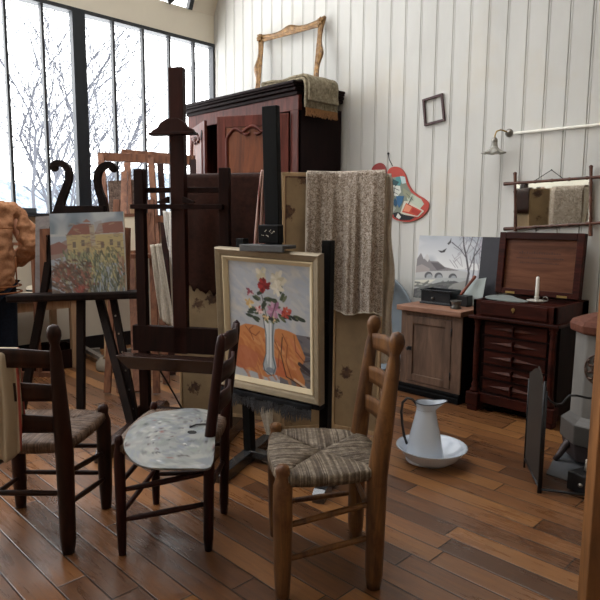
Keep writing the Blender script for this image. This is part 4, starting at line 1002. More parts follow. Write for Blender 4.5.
# folded rug with a fringe over the armoire's corner
M['rug'] = fabric('worn tapestry', '#554c3c', '#9c917b', 45, .95, .6, 16)
RG = thing('folded_rug', 'folded grey beige tapestry rug with brown fringe over the armoire corner', 'rug', (1.95, -.36, 2.54))
def rug(u, v, lift=0.0):
    # u along y, v from the left end over the cornice and down
    y = -.60 + .40*u + .02*math.sin(v*6); L_ = .50; w = .006*math.sin(u*13+v*9)+.008*math.sin(v*17+u*3)
    s = v*(L_+.16+.13)
    if s < L_: return Vector((1.955-L_+s - .06*math.sin(u*4)*(1-v), y, 2.55+lift+w*.6+.012))
    s2 = s-L_
    if s2 < .09: a = s2/.09*PI/2; return Vector((1.945+(.06+lift)*math.sin(a), y, 2.512+(.05+lift)*math.cos(a)+w*.4))
    return Vector((2.005+lift+w*.7, y, 2.512-(s2-.09)*1.0))
for k, lf in enumerate((.0, .03)):
    mb = MB(); mb.grid(lambda u, v: rug(.04*k+u*(1-.06*k), v*(1 if k == 0 else .93), lf), 24, 50); mb.build('fold', M['rug'], RG, solid=.022, smooth=True)
mb = MB(); mb.tube([rug(u/20, .0, .015) + Vector((-.0, 0, .0)) for u in range(21)], .026, 10); mb.build('rolled_edge', M['rug'], RG, smooth=True)
mb = MB(); r = random.Random(5)
for k in range(110):
    a = rug(k/109, 1.0, .008); mb.tube([a, a+Vector((r.uniform(-.004, .006), 0, -.03)), a+Vector((r.uniform(-.012, .012), r.uniform(-.012, .012), -r.uniform(.055, .075)))], .0032, 4)
o = mb.build('fringe', plain('brown fringe', '#8a6440', .9, var=.3, scale=60), RG); o['kind'] = 'stuff'

# ================================================================== on the boards
t = thing('picture_frame', 'small empty dark red frame hanging askew on the white boards', 'frame', tuple(aty(433, 110, -.01)))
quadframe([aty(422, 99.5, -.022), aty(442, 93, -.022), aty(444.5, 120.5, -.022), aty(424, 126, -.022)], .017, .018, plain('maroon wood', '#3a1a1c', .5), t)
# palette with modern paint patches
WY = -.016
def wp(pts, y=WY): return [aty(x, yy, y) for x, yy in pts]
pal = [(387.5, 180), (387, 173), (389.5, 168.5), (393.5, 166.7), (398, 167), (402, 169.5), (405.5, 175), (408, 183), (412, 190), (418, 195), (424, 198.5), (428.5, 203), (428, 209), (424, 214.5), (418, 219), (410, 221.7), (402, 221.5), (395, 219.5), (391, 215), (388, 205), (386, 192)]
lob = [(371, 175), (372, 168), (376, 164), (381, 163), (385, 167), (386, 175), (385.5, 185), (384, 195), (378, 195), (372, 185)]
PW_ = thing('painted_palette', 'red edged palette painted with abstract shapes hanging on a nail on the boards', 'palette', tuple(aty(405, 195, -.02)))
for k_, L_ in enumerate((pal, lob)):
    S = smooth_loop(wp(L_), 3); mb = MB(); mb.prism(S, (0, .012, 0)); o = mb.build('board' if k_ == 0 else 'lobe', plain('red palette paint %d' % k_, '#b0392a' if k_ == 0 else '#8e2f2c', .5, var=.1, scale=20), PW_)
mb = MB(); y = WY-.001
def patch(c, pts, y_): mb.color(c).prism(wp(pts, y_), (0, .0015, 0))
patch('#7d8477', [(388, 178), (404, 176), (407, 185), (411, 192), (417, 196.5), (413, 205), (404, 217), (391, 214), (388, 200)], y)
patch('#b7bfae', [(405, 190), (412, 194), (421, 199), (424, 204), (418, 211), (409, 206)], y-.001)
patch('#4f8a8c', [(396, 177), (403, 176), (400, 186), (394, 184)], y-.002); patch('#27454a', [(393, 179), (399, 182), (396, 186), (391, 184)], y-.003)
patch('#d3d6cc', [(391, 185), (400, 186), (401, 192), (397, 197), (392, 194)], y-.002); patch('#bcd0d2', [(400, 176), (405, 177), (406, 183), (402, 184)], y-.003)
patch('#2f5f86', [(396, 196), (404, 196), (402, 203), (399, 208), (397, 203)], y-.004); patch('#1f4a66', [(395, 198), (398, 203), (396, 207), (392, 203)], y-.003)
patch('#a9aba0', [(391, 204), (396, 208), (393, 213), (390, 210)], y-.003); patch('#8f9279', [(403, 188), (411, 193), (409, 199), (403, 194)], y-.003)
patch('#c9c6b6', [(404, 201), (409, 201), (424, 211), (418, 217), (400, 214)], y-.004); patch('#bd4630', [(406, 203), (422, 211), (417, 216), (402, 212)], y-.005); patch('#d98c6c', [(406, 204), (412, 207), (409, 212), (403, 211)], y-.006)
patch('#a52c20', [(413, 208), (421, 212), (418, 215.5), (411, 212)], y-.006)
patch('#101318', [(393, 213), (398, 212), (405, 215), (415, 217), (410, 220), (400, 220), (394, 217)], y-.004); patch('#d8d8d0', [(398, 213), (401, 217), (399, 219), (396, 217)], y-.006)
for a, b2 in (((392, 187), (399, 190)), ((392, 191), (398, 194)), ((395, 185), (393, 196)), ((406, 193), (413, 200)), ((412, 196), (408, 204))): patch('#30363a', [a, b2, (b2[0]+.3, b2[1]+.7), (a[0]+.3, a[1]+.7)], y-.007)
mb.build('paint_patch', M['patch'], PW_)
a = aty(388, 153.5, -.012); mb = MB(); mb.lathe([(0, 0), (.010, .002), (.010, .012), (0, .018)], seg=12, a=(a.x, -.002, a.z), b=(a.x, -1.002, a.z)); mb.tube([aty(388, 154, -.02), aty(389.5, 160, -.024), aty(392.5, 166, -.03)], .0035, 6); mb.build('hook', M['iron'], PW_, smooth=True)

# wall lamp with its conduit
q = aty(509.5, 133, -.0); mb = MB(); P = [aty(514, 133.2, -.018), aty(600, 124.5, -.018)]; e_ = P[0]+(P[1]-P[0])*2.6
mb.tube([P[0], e_], .010, 10)
o = mb.build('wiring_conduit', M['white'], None, smooth=True); tag(o, 'thin white painted conduit running along the boards from the lamp', 'conduit')
LP = thing('wall_lamp', 'small brass wall lamp with a fluted glass shade on the boards', 'lamp', tuple(q))
mb = MB(); mb.lathe([(.030, 0), (.031, .008), (.024, .018), (.012, .026), (0, .03)], seg=20, a=q+Vector((0, -.001, 0)), b=q+Vector((0, -1.001, 0))); mb.build('wall_plate', M['chrome'], LP, smooth=True)
mb = MB(); s0 = q+Vector((0, -.02, 0)); mb.tube([s0, s0+Vector((-.015, -.03, .012)), s0+Vector((-.035, -.055, .018)), s0+Vector((-.055, -.075, .008)), s0+Vector((-.062, -.085, -.02)), s0+Vector((-.062, -.088, -.05))], .0055, 10); mb.build('arm', M['brass'], LP, smooth=True)
sc_ = s0+Vector((-.062, -.088, -.05)); mb = MB(); mb.lathe([(.012, .01), (.022, 0), (.024, -.02), (.02, -.03)], sc_, 18); mb.build('lamp_holder', M['chrome'], LP, smooth=True)
m, nt, b = newmat('frosted lamp glass'); b.inputs['Base Color'].default_value = rgba('#c6c4bc'); b.inputs['Roughness'].default_value = .25; b.inputs['Transmission Weight'].default_value = .55; b.inputs['IOR'].default_value = 1.2; M['lampglass'] = m
mb = MB()
def shade(u, v):
    a = u*2*PI; rr = .020 + .012*v + .052*max(0, (v-.40)/.60)**1.6; rr *= 1+.16*max(0, (v-.5)/.5)*math.cos(a*7); z = -.02-.085*v + .014*max(0, v-.8)*5*.5*math.cos(a*7)*.6
    return sc_ + Vector((rr*math.cos(a), rr*math.sin(a), z))
mb.grid(shade, 70, 20); mb.build('glass_shade', M['lampglass'], LP, smooth=True, solid=.002)

# bamboo mirror
MR_ = thing('bamboo_mirror', 'rectangular mirror in a crossed bamboo frame hanging above the open chest', 'mirror', tuple(aty(552, 205, -.03)))
M['bamboo'] = wood('dark bamboo', '#2c1812', '#6a4232', .4, (8, 8, 8))
yT, yB = -.036, -.03
def mpt(px, py, top): return aty(px, py, yT if top else yB)
def bamboo(a, b_, r=.0115):
    L_ = (b_-a).length; P = [(r*.5, -.005), (r*1.25, 0), (r*1.25, .012/L_)]; k = .04
    n = max(3, int(L_/.11))
    for i in range(1, n): f = i/n; P += [(r*.92, f-.012/L_), (r*1.22, f), (r*.92, f+.012/L_)]
    P += [(r, .94), (r*1.25, .985), (r*.5, 1)]
    mb = MB(); mb.lathe(P, seg=12, a=a, b=b_); return mb.build('frame_rail', M['bamboo'], MR_, smooth=True)
bamboo(mpt(504, 184, 1), mpt(606, 176.5, 1)); bamboo(mpt(504, 229, 0), mpt(606, 222.5, 0))
bamboo(mpt(515.5, 231, 0), mpt(515, 172, 1)); bamboo(mpt(590.5, 236, 0), mpt(591, 165, 1))
m, nt, b = newmat('old mirror'); b.inputs['Base Color'].default_value = (.86, .85, .78, 1); b.inputs['Metallic'].default_value = 1; b.inputs['Roughness'].default_value = .03; M['mirror'] = m
mb = MB(); A = [mpt(516, 227, 0), mpt(591, 222.5, 0), mpt(591, 178, 1), mpt(516, 183.5, 1)]; mb.prism(A, (0, .008, 0)); mb.build('mirror_glass', M['mirror'], MR_)
mb = MB(); mb.tube([mpt(532, 182.5, 1), aty(551.5, 170, -.02), mpt(565, 180, 1)], .003, 6); mb.lathe([(0, 0), (.006, .002), (0, .01)], seg=8, a=aty(551.5, 170, -.005), b=aty(551.5, 170, -1.005)); mb.build('hanging_cord', M['iron'], MR_, smooth=True)
# ================================================================== small cupboard
CB = thing('small_cupboard', 'low brown wooden cupboard with one panelled door and a pinkish worn top', 'cupboard', (3.28, -.27, 0))
cx0, cx1, cy0 = 3.015, 3.55, -.52
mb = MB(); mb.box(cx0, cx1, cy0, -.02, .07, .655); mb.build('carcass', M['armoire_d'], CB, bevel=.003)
mb = MB(); mb.box(cx0-.03, cx1+.0, cy0-.03, -.02, 0, .045); mb.box(cx0-.02, cx1, cy0-.02, -.02, .045, .075); mb.build('plinth', M['black'], CB, bevel=.006)
mb = MB(); mb.box(cx0-.025, cx1+.005, cy0-.05, -.01, .655, .695); mb.build('top', M['cab_top'], CB, bevel=.005)
mb = MB(); mb.box(cx0, cx0+.06, cy0-.014, cy0, .075, .655); mb.box(cx1-.085, cx1, cy0-.014, cy0, .075, .655); mb.box(cx0, cx1, cy0-.012, cy0, .62, .655); mb.box(cx0, cx1, cy0-.012, cy0, .075, .10); mb.build('face_frame', M['cabinet'], CB, bevel=.003)
dx0, dx1 = cx0+.062, cx1-.087
mb = MB()
for a in ((dx0, dx0+.05, .103, .617), (dx1-.05, dx1, .103, .617), (dx0+.05, dx1-.05, .56, .617), (dx0+.05, dx1-.05, .103, .16)): mb.box(a[0], a[1], cy0-.018, cy0, a[2], a[3])
d = mb.build('door', M['cabinet'], CB, bevel=.003)
mb = MB(); mb.box(dx0+.05, dx1-.05, cy0-.006, cy0, .16, .56); mb.build('door_panel', M['cabinet'], d)
mb = MB(); mb.lathe([(.006, 0), (.006, .014), (.014, .02), (.014, .028), (0, .034)], seg=12, a=(dx0+.022, cy0-.018, .36), b=(dx0+.022, cy0-1.018, .36)); mb.box(dx0+.012, dx0+.045, cy0-.021, cy0-.018, .345, .375); mb.build('knob', M['iron'], d, smooth=False)
for z in (.20, .53):
    mb = MB(); mb.tube([(dx1+.001, cy0-.018, z-.03), (dx1+.001, cy0-.018, z+.03)], .005, 8); mb.build('hinge', M['iron'], d, smooth=True)

# things standing on it
LW, LH = .69, .53
o0, o1 = aty(414, 300, -.10), aty(417.5, 236.5, -.03)
LS = thing('painting', 'grey painting of a river with arched stone bridge, bare trees and birds', 'painting', (3.15, -.08, .695))
bl0 = Vector((2.835, -.12, .697)); yw = 0; Ml = plane_matrix(bl0 + Vector((LW/2, .035, LH/2)), 0, math.radians(-7.5), 0, LW, LH)
p = Paint(LW, LH, 230, (168, 170, 176), .9, 1.12); nz = p.noise(8, 2); nz2 = p.noise(5, 7)
p.vgrad((150, 154, 162), (196, 196, 196), 0, .5); p.mix(np.clip((nz-.5)*3, 0, 1)*(p.Y < .5), (206, 204, 204), .7); p.mix(np.clip((nz2-.55)*3, 0, 1)*(p.Y < .4), (132, 138, 148), .6)
p.poly([(0, .38), (.05, .28), (.10, .38), (.14, .30), (.19, .40), (.30, .40), (.40, .48), (.6, .52), (.6, .58), (0, .62)], (112, 108, 110)); p.poly([(.10, .36), (.14, .29), (.18, .36), (.16, .42)], (170, 168, 168)); p.poly([(.2, .42), (.30, .42), (.42, .5), (.3, .54)], (84, 80, 84))
p.poly([(.0, .5), (.08, .46), (.2, .52), (.2, .58), (0, .6)], (140, 132, 130))
p.poly([(0, .60), (.2, .56), (.6, .52), (.72, .54), (.72, .66), (0, .70)], (160, 160, 160))
for u in (.19, .33, .52): p.ell(u, .635, .055, .05, (74, 76, 80), 1); p.ell(u+.012, .66, .042, .045, (132, 136, 140), 1)
p.poly([(0, .68), (.75, .62), (.7, .72), (0, .86)], (148, 150, 150)); p.poly([(0, .72), (.3, .68), (.2, .76), (0, .80)], (190, 186, 170), .8)
p.poly([(0, .86), (.35, .72), (.55, .68), (.62, .70), (.45, 1), (0, 1)], (74, 74, 76)); p.poly([(.5, .74), (.7, .66), (1, .62), (1, 1), (.4, 1)], (128, 128, 124)); p.poly([(.62, .98), (.86, .66), (1, .60), (1, 1)], (150, 160, 160))
p.strokes(80, (0, .74, .5, .98), [(60, 60, 64), (96, 96, 94), (84, 88, 84)], .08, .01, -.3, .7, 4)
p.line([(.70, .80), (.72, .55), (.67, .32), (.62, .14), (.60, .0)], .014, (58, 54, 58), .95, .006); p.line([(.77, .76), (.78, .5), (.76, .25), (.80, .0)], .009, (72, 68, 72), .9, .004); p.line([(.72, .5), (.76, .3), (.86, .1)], .006, (70, 66, 70)); p.line([(.68, .34), (.58, .2), (.46, .1)], .005, (74, 70, 76)); p.line([(.66, .26), (.7, .12), (.72, 0)], .004, (70, 66, 70))
r = random.Random(2)
for k in range(60):
    u = r.uniform(.5, .98); v = r.uniform(.02, .5); p.line([(u, v), (u+r.uniform(-.09, .09), v-r.uniform(.04, .14))], .0025, r.choice([(84, 80, 88), (110, 104, 112), (96, 90, 100)]), .85)
for k in range(9): u = .84+.018*k; p.line([(u, .66), (u+r.uniform(-.02, .02), .3), (u+r.uniform(-.04, .04), .05)], .004, (110, 104, 108), .8)
p.poly([(.28, .23), (.34, .235), (.40, .19), (.375, .255), (.33, .265)], (44, 42, 46)); p.poly([(.40, .12), (.43, .08), (.445, .03), (.45, .10), (.42, .14)], (60, 58, 62)); p.ell(.9, .12, .08, .1, (176, 166, 184), .35)
p.mesh('canvas', M['paint'], LS, Ml); mb = MB(); mb.box(-.002, LW+.002, .001, .025, -.001, LH+.002); mb.xf(Ml); mb.build('stretcher', M['canvas_side'], LS)
A = [aty(478, 236, -.055), aty(496, 236, -.055), aty(494, 297, -.10), aty(476, 297, -.10)]
t = thing('board_panel', 'narrow dark grey board between the river painting and the open chest lid', 'board', tuple(A[3])); mb = MB()
mb.prism([Vector((3.43, -.06, 1.225)), Vector((3.585, -.06, 1.225)), Vector((3.585, -.12, .70)), Vector((3.43, -.12, .70))], (0, -.012, 0)); mb.build('panel', plain('dark grey board', '#34343a', .7, var=.15), t)
# leaning pale sketch card
t = thing('sketch_card', 'pale grey card with a slanted top leaning behind the black paint box', 'card', (3.38, -.2, .70)); mb = MB()
mb.prism([Vector((3.24, -.22, .70)), Vector((3.52, -.22, .70)), Vector((3.53, -.175, .92)), Vector((3.44, -.175, .90))], (0, .006, 0)); mb.build('card_sheet', plain('pale grey paint', '#9fa8a6', .6, var=.12), t)
# black tin box
TB = thing('paint_box', 'open black tin box standing on the low cupboard', 'box', (3.20, -.27, .695), math.radians(2)); K = plain('black tin', '#24272b', .3, .5, .6, .3)
mb = MB(); ww, dd_, hh = .26, .17, .115
for a in ((-ww/2, ww/2, -dd_/2, -dd_/2+.006, .02, hh), (-ww/2, ww/2, dd_/2-.006, dd_/2, .02, hh), (-ww/2, -ww/2+.006, -dd_/2, dd_/2, .02, hh), (ww/2-.006, ww/2, -dd_/2, dd_/2, .02, hh), (-ww/2, ww/2, -dd_/2, dd_/2, .014, .02)): mb.box(*a)
mb.build('tin_body', K, TB, local=True, bevel=.003)
mb = MB(); mb.box(-ww/2-.008, ww/2+.008, -dd_/2-.008, dd_/2+.008, 0, .015); mb.box(-ww/2-.006, ww/2+.006, -dd_/2-.006, -dd_/2+.004, hh-.012, hh); mb.build('rim', K, TB, local=True, bevel=.003)
mb = MB(); mb.lathe([(.009, 0), (.011, .012), (0, .02)], seg=12, a=(-.02, -dd_/2, .05), b=(-.02, -dd_/2-1, .05)); mb.build('latch', M['chrome'], TB, local=True, smooth=True)
mb = MB()
for x, y in ((-.06, .01), (-.01, -.02), (.05, .02)): mb.lathe([(.012, .022), (.014, .03), (.014, .07), (.006, .08)], (x, y, 0), 12)
mb.build('paint_tubes', M['iron'], TB, local=True, smooth=True)
t = thing('small_pot', 'small grey metal pot on the right of the cupboard top', 'pot', (3.43, -.43, .695)); mb = MB(); mb.lathe([(.038, 0), (.044, .006), (.030, .02), (.036, .045), (.043, .06), (.041, .062), (.033, .045), (0, .03)], (3.43, -.43, .695), 24); mb.build('pot_body', plain('grey pewter', '#5d5a56', .35, .6, .5), t, smooth=True)
t = thing('wooden_mallet', 'reddish wooden handled tool propped up behind the grey pot', 'tool', (3.30, -.27, .70)); a = Vector((3.37, -.27, .775)); b_ = Vector((3.455, -.20, .93)); mb = MB(); mb.lathe([(.008, 0), (.012, .15), (.010, .6), (.014, .95), (.008, 1)], seg=12, a=a, b=b_); mb.build('handle', wood('red handle', '#4a1f16', '#8a4632', .4), t, smooth=True)
mb = MB(); mb.box(3.36, 3.45, -.30, -.22, .697, .78); mb.build('head', M['iron'], t, bevel=.004)

# ================================================================== chest of drawers with raised lid
CH = thing('drawer_chest', 'dark mahogany chest with five small drawers, turned corner columns and a raised lid', 'chest', (3.94, -.3, 0))
hx0, hx1, hy0, hy1 = 3.635, 4.245, -.575, -.015
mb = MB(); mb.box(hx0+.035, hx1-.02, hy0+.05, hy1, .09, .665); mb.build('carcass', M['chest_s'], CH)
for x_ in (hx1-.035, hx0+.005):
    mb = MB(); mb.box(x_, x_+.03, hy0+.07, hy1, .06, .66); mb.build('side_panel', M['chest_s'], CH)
# ledge and upper box
mb = MB(); mb.box(hx0-.012, hx1+.012, hy0-.012, hy1, .665, .688); mb.build('ledge', M['chest'], CH, bevel=.006)
mb = MB(); T = .025
mb.box(hx0+.012, hx1-.012, hy0+.012, hy0+.012+T, .688, .80); mb.box(hx0+.012, hx0+.012+T, hy0+.012, hy1, .688, .80); mb.box(hx1-.012-T, hx1-.012, hy0+.012, hy1, .688, .80); mb.box(hx0+.012, hx1-.012, hy1-.12, hy1, .688, .80); mb.box(hx0+.02, hx1-.02, hy0+.02, hy1-.1, .688, .765)
ub = mb.build('upper_box', M['chest'], CH, bevel=.003)
mb = MB(); mb.box(hx0+.07, hx1-.07, hy0+.002, hy0+.014, .70, .792); mb.build('front_panel', M['chest'], CH, bevel=.004)
mb = MB(); mb.lathe([(.013, 0), (.013, .003), (.005, .004), (0, .0045)], seg=16, a=(3.945, hy0+.002, .755), b=(3.945, hy0-1, .755)); mb.box(3.941, 3.949, hy0-.003, hy0+.002, .735, .755); mb.build('keyhole', M['brass'], CH, smooth=False)
M['pull'] = wood('drawer pull wood', '#2a120c', '#4e2618', .6, spec=.2)
zt, hD = .655, .103
for k in range(5):
    z1_ = zt-k*hD-.006; z0_ = zt-(k+1)*hD+.006; front = hy0+.035
    mb = MB(); mb.box(hx0+.095, hx1-.075, front, front+.05, z0_, z1_); d = mb.build('drawer', M['chest'], CH, bevel=.004)
    zc = (z0_+z1_)/2; x0, x1 = hx0+.135, hx1-.12; xm = (x0+x1)/2
    mb = MB(); top = .014
    V = [Vector((x0, front, zc)), Vector((xm-.008, front, zc+.021)), Vector((xm+.008, front, zc+.021)), Vector((x1, front, zc)), Vector((xm+.008, front, zc-.021)), Vector((xm-.008, front, zc-.021)), Vector((xm-.008, front-.018, zc)), Vector((xm+.008, front-.018, zc))]
    mb._add(V, [(0, 1, 6), (1, 2, 7, 6), (2, 3, 7), (3, 4, 7), (4, 5, 6, 7), (5, 0, 6), (0, 5, 4, 3, 2, 1)]); mb.build('diamond_pull', M['pull'], d)
    mb = MB(); mb.box(xm-.005, xm+.005, front-.034, front, zc-.034, zc+.034); mb.build('centre_tab', M['chest'], d, bevel=.003)
for k in range(6):
    z = zt-k*hD; mb = MB(); mb.box(hx0+.08, hx1-.06, hy0+.03, hy0+.06, z-.005, z+.005); mb.build('drawer_rail', M['chest_s'], CH)
mb = MB(); mb.box(hx0+.03, hx1-.03, hy0+.025, hy0+.07, .065, .135); mb.build('base_rail', M['chest'], CH, bevel=.004)
for x in (hx0+.04, hx1-.035):
    mb = MB(); y = hy0+.035; mb.lathe([(.034, .135), (.036, .15), (.022, .165), (.028, .185), (.018, .205), (.021, .25), (.023, .42), (.019, .59), (.017, .61), (.026, .622), (.018, .634), (.028, .648), (.030, .665)], (x, y, 0), 20); mb.build('column', M['chest'], CH, smooth=True)
    mb = MB(); mb.box(x-.048, x+.048, y-.048, y+.048, .04, .135); mb.box(x-.04, x+.04, y-.04, y+.04, 0, .04); mb.build('foot', M['chest'], CH, bevel=.008)
for x in (hx0+.05, hx1-.05):
    mb = MB(); mb.box(x-.03, x+.03, hy1-.08, hy1-.02, 0, .1); mb.build('foot', M['chest_s'], CH, bevel=.004)
# the lid, raised and leaning a little on the boards
lc_ = Vector(((hx0+hx1)/2-.03, -.115, .803+.235)); lw, lh = .615, .455; ML_ = plane_matrix(lc_, 0, math.radians(-5), 0, lw, lh)
mb = MB(); mb.box(0, lw, .0, .022, 0, lh); fw_ = .05
for a in ((0, fw_, 0, lh), (lw-fw_, lw, 0, lh), (fw_, lw-fw_, 0, fw_*.8), (fw_, lw-fw_, lh-fw_, lh)): mb.box(a[0], a[1], -.035, .0, a[2], a[3])
mb.xf(ML_); li = mb.build('lid', M['chest'], CH, bevel=.004)
mb = MB(); mb.box(fw_, lw-fw_, -.008, -.001, fw_*.8, lh-fw_); mb.xf(ML_); mb.build('lid_lining', M['lid'], li)
mb = MB()   # faint stamped lettering lines, too worn to read
r = random.Random(8)
for row_, (z, n_, h_) in enumerate(((.30, 17, .020), (.265, 24, .013), (.232, 20, .011))):
    for k in range(n_):
        x = lw*.5 + (k-n_/2)*.0145*(1.0 if row_ else 1.25); mb.box(x, x+.0085, -.0095, -.0085, z, z+h_*r.uniform(.5, 1))
mb.xf(ML_); mb.build('worn_stamp', plain('worn stamp', '#3a1d12', .6), li)
for x in (.12, .50):
    mb = MB(); mb.box(x-.035, x+.035, -.039, -.034, .002, .018); mb.xf(ML_); mb.build('hinge', M['brass'], li)
# on the chest
t = thing('wooden_palette', 'thin grey smeared palette lying across the front of the chest top', 'palette', (3.78, -.40, .80)); mb = MB()
S = smooth_loop([Vector((x, y, .803)) for x, y in ((3.655, -.30), (3.66, -.42), (3.72, -.50), (3.83, -.53), (3.96, -.53), (4.00, -.47), (3.93, -.40), (3.86, -.34), (3.78, -.25), (3.70, -.22))]); mb.prism(S, (0, 0, .006)); mb.build('board', plain('grey paint crust', '#7d8482', .5, var=.4, scale=40, bmp=.4), t)
t = thing('candlestick', 'white enamel saucer candlestick on the chest top', 'candlestick', (4.02, -.40, .80)); cx_, cy_ = 4.03, -.41
mb = MB(); mb.lathe([(.0, .0), (.045, .0), (.062, .012), (.064, .016), (.045, .006), (.016, .008), (.012, .02), (.016, .034), (.017, .04), (.0, .04)], (cx_, cy_, .801), 28); mb.build('saucer', plain('candlestick enamel', '#b8b4ac', .3, spec=.6), t, smooth=True)
mb = MB(); mb.tube([Vector((cx_+.06+.018*math.sin(a), cy_, .812+.016-.016*math.cos(a))) for a in [k/10*2*PI for k in range(11)]], .003, 8); mb.build('ring_handle', M['chrome'], t, smooth=True)
t = thing('candle', 'white wax candle standing in the enamel candlestick on the chest', 'candle', (cx_, cy_, .838)); mb = MB(); mb.lathe([(.012, 0), (.0125, .05), (.0115, .11), (.012, .125), (.008, .137), (0, .138)], (cx_, cy_, .838), 16); mb.build('wax_stem', M['wax'], t, smooth=True)
mb = MB(); mb.tube([(cx_, cy_, .974), (cx_+.002, cy_, .986)], .0015, 6); mb.build('wick', M['iron'], t)

# ================================================================== jug in basin
Bc = Vector((atz(431, 462, .0).x, atz(431, 462, .0).y, 0))
t = thing('basin', 'white enamel wash basin on the floor', 'basin', tuple(Bc))
mb = MB(); mb.lathe([(.0, .004), (.085, .0), (.10, .004), (.145, .035), (.175, .075), (.192, .092), (.194, .097), (.187, .097), (.168, .078), (.138, .042), (.095, .012), (0, .010)], Bc, 48); mb.build('bowl', M['enamel'], t, smooth=True)
mb = MB(); mb.tube([Bc+Vector((.194*math.cos(a), .194*math.sin(a), .0965)) for a in [k/48*2*PI for k in range(49)]], .0028, 6); mb.build('rim', plain('chipped rim', '#9aa2aa', .4), t, smooth=True)
Jc = Bc + RT*(-.055)*Vector((1, 1, 0)).length*0 + Vector((-.025, -.03, .012))
JG = thing('enamel_jug', 'tall white enamel jug with a dark handle standing in the basin', 'jug', tuple(Jc))
rt = Vector((RT.x, RT.y, 0)).normalized(); bk = Vector((-rt.y, rt.x, 0))
sp_dir = (rt - bk*.25).normalized()
def jug(u, v):
    a = u*2*PI; P = [(0, .098), (.01, .104), (.05, .100), (.15, .082), (.24, .062), (.285, .052), (.30, .050), (.315, .053), (.335, .060)]
    h = v*.335
    for (h0, r0), (h1, r1) in zip(P, P[1:]):
        if h <= h1+1e-9: rr = r0+(r1-r0)*(h-h0)/(h1-h0); break
    dirv = sp_dir*math.cos(a) + sp_dir.cross(Zv)*math.sin(a); k = max(0, (h-.295)/.04)
    s = max(0, math.cos(a))**5
    return Jc + dirv*(rr + .052*s*k) + Zv*(h + .016*s*k)
mb = MB(); mb.grid(jug, 48, 40); mb.build('jug_body', M['enamel'], JG, smooth=True, solid=.003)
mb = MB(); mb.lathe([(0, 0), (.1, 0), (.1, .004), (0, .004)], Jc, 40); mb.build('jug_base', M['enamel'], JG, smooth=False)
ring = [jug(k/48, 1.0) for k in range(49)]; mb = MB(); mb.tube(ring, .0028, 6); ring = [jug(k/48, .885) for k in range(49)]; mb.tube(ring, .002, 6); mb.build('dark_rim', plain('dark enamel edge', '#3c434c', .4), JG, smooth=True)
hd_ = -sp_dir; mb = MB(); hp = [(.050, .315), (.075, .345), (.105, .350), (.128, .325), (.135, .27), (.128, .20), (.115, .13), (.098, .085)]
mb.tube([Jc+hd_*a+Zv*h_ for a, h_ in hp], .0075, 10); mb.build('handle', plain('black handle', '#17181b', .35, spec=.6), JG, smooth=True)

# ================================================================== stove, spark guard, ash box, post
SV = thing('cast_iron_stove', 'cast iron stove with a grey enamel body and rust red lid at the right edge', 'stove', (4.66, -.90, 0)); sx, sy = 4.66, -.90
M['rust'] = plain('rusty red cast lid', '#5e382b', .65, spec=.2, var=.35, scale=30, bmp=.8); M['stovegrey'] = plain('grey enamel body', '#6f6c68', .5, spec=.4, var=.2, scale=9)
def octo(r, z, k=8, ph=PI/8): return [Vector((sx+r*math.cos(ph+i*2*PI/k), sy+r*math.sin(ph+i*2*PI/k), z)) for i in range(k)]
def loft(mb, rings, cap=True):
    n = len(rings[0]); vs = [p for r_ in rings for p in r_]; fs = [(i*n+k, i*n+(k+1) % n, (i+1)*n+(k+1) % n, (i+1)*n+k) for i in range(len(rings)-1) for k in range(n)]
    if cap: fs += [tuple(range(n-1, -1, -1)), tuple((len(rings)-1)*n+k for k in range(n))]
    mb._add(vs, fs)
mb = MB(); loft(mb, [octo(.175, .27), octo(.170, .74)]); mb.build('stove_body', M['stovegrey'], SV, bevel=.008)
mb = MB(); loft(mb, [octo(.165, .735), octo(.20, .745), octo(.205, .785), octo(.19, .81), octo(.12, .835), octo(.04, .85)]); mb.build('lid', M['rust'], SV, bevel=.006)
mb = MB(); mb.lathe([(.03, .84), (.012, .86), (.022, .88), (0, .895)], (sx, sy, 0), 16); mb.build('lid_knob', M['rust'], SV, smooth=True)
mb = MB(); loft(mb, [octo(.22, .13), octo(.22, .24), octo(.19, .26), octo(.17, .285)]); mb.build('base_casting', M['grey_steel'], SV, bevel=.006)
mb = MB(); loft(mb, [octo(.19, .03), octo(.21, .13)]); mb.build('ash_chamber', M['ironbrown'], SV, bevel=.006)
for a in (PI*1.25, PI*.75, PI*.25, PI*1.75):
    mb = MB(); q = Vector((sx+.2*math.cos(a), sy+.2*math.sin(a), 0)); q2 = q + Vector((.06*math.cos(a), .06*math.sin(a), 0)); mb.tube([q2+Zv*.0075, q.lerp(q2, .6)+Zv*.04, q+Zv*.10, q-Vector((.04*math.cos(a), .04*math.sin(a), 0))+Zv*.14], [.015, .017, .022, .03], 8); mb.build('leg', M['ironbrown'], SV, smooth=True)
# cast rosette on the face towards the room
fd = Vector((CAM.x-sx-.55, CAM.y-sy, 0)).normalized(); fd = Vector((math.cos(PI*1.25), math.sin(PI*1.25), 0)); fd = Vector((0, -1, 0)).lerp(Vector((-.35, -1, 0)), 1).normalized()
mb = MB(); o_ = Vector((sx, sy, .56)) + Vector((0, -1, 0))*.163 ; xr = Vector((1, 0, 0)); nr = Vector((0, -1, 0))
for k in range(8):
    a = k*PI/4; c1_ = o_+xr*(.04*math.cos(a))+Zv*(.05*math.sin(a)); mb.tube([c1_+xr*(.018*math.cos(a+j/9*2*PI))+Zv*(.022*math.sin(a+j/9*2*PI)) + nr*.004 for j in range(8)], .006, 6)
mb.lathe([(.022, 0), (.018, .008), (0, .014)], seg=12, a=o_, b=o_+nr); mb.tube([o_+xr*(.062*math.cos(j/20*2*PI))+Zv*(.078*math.sin(j/20*2*PI))+nr*.003 for j in range(21)], .005, 6)
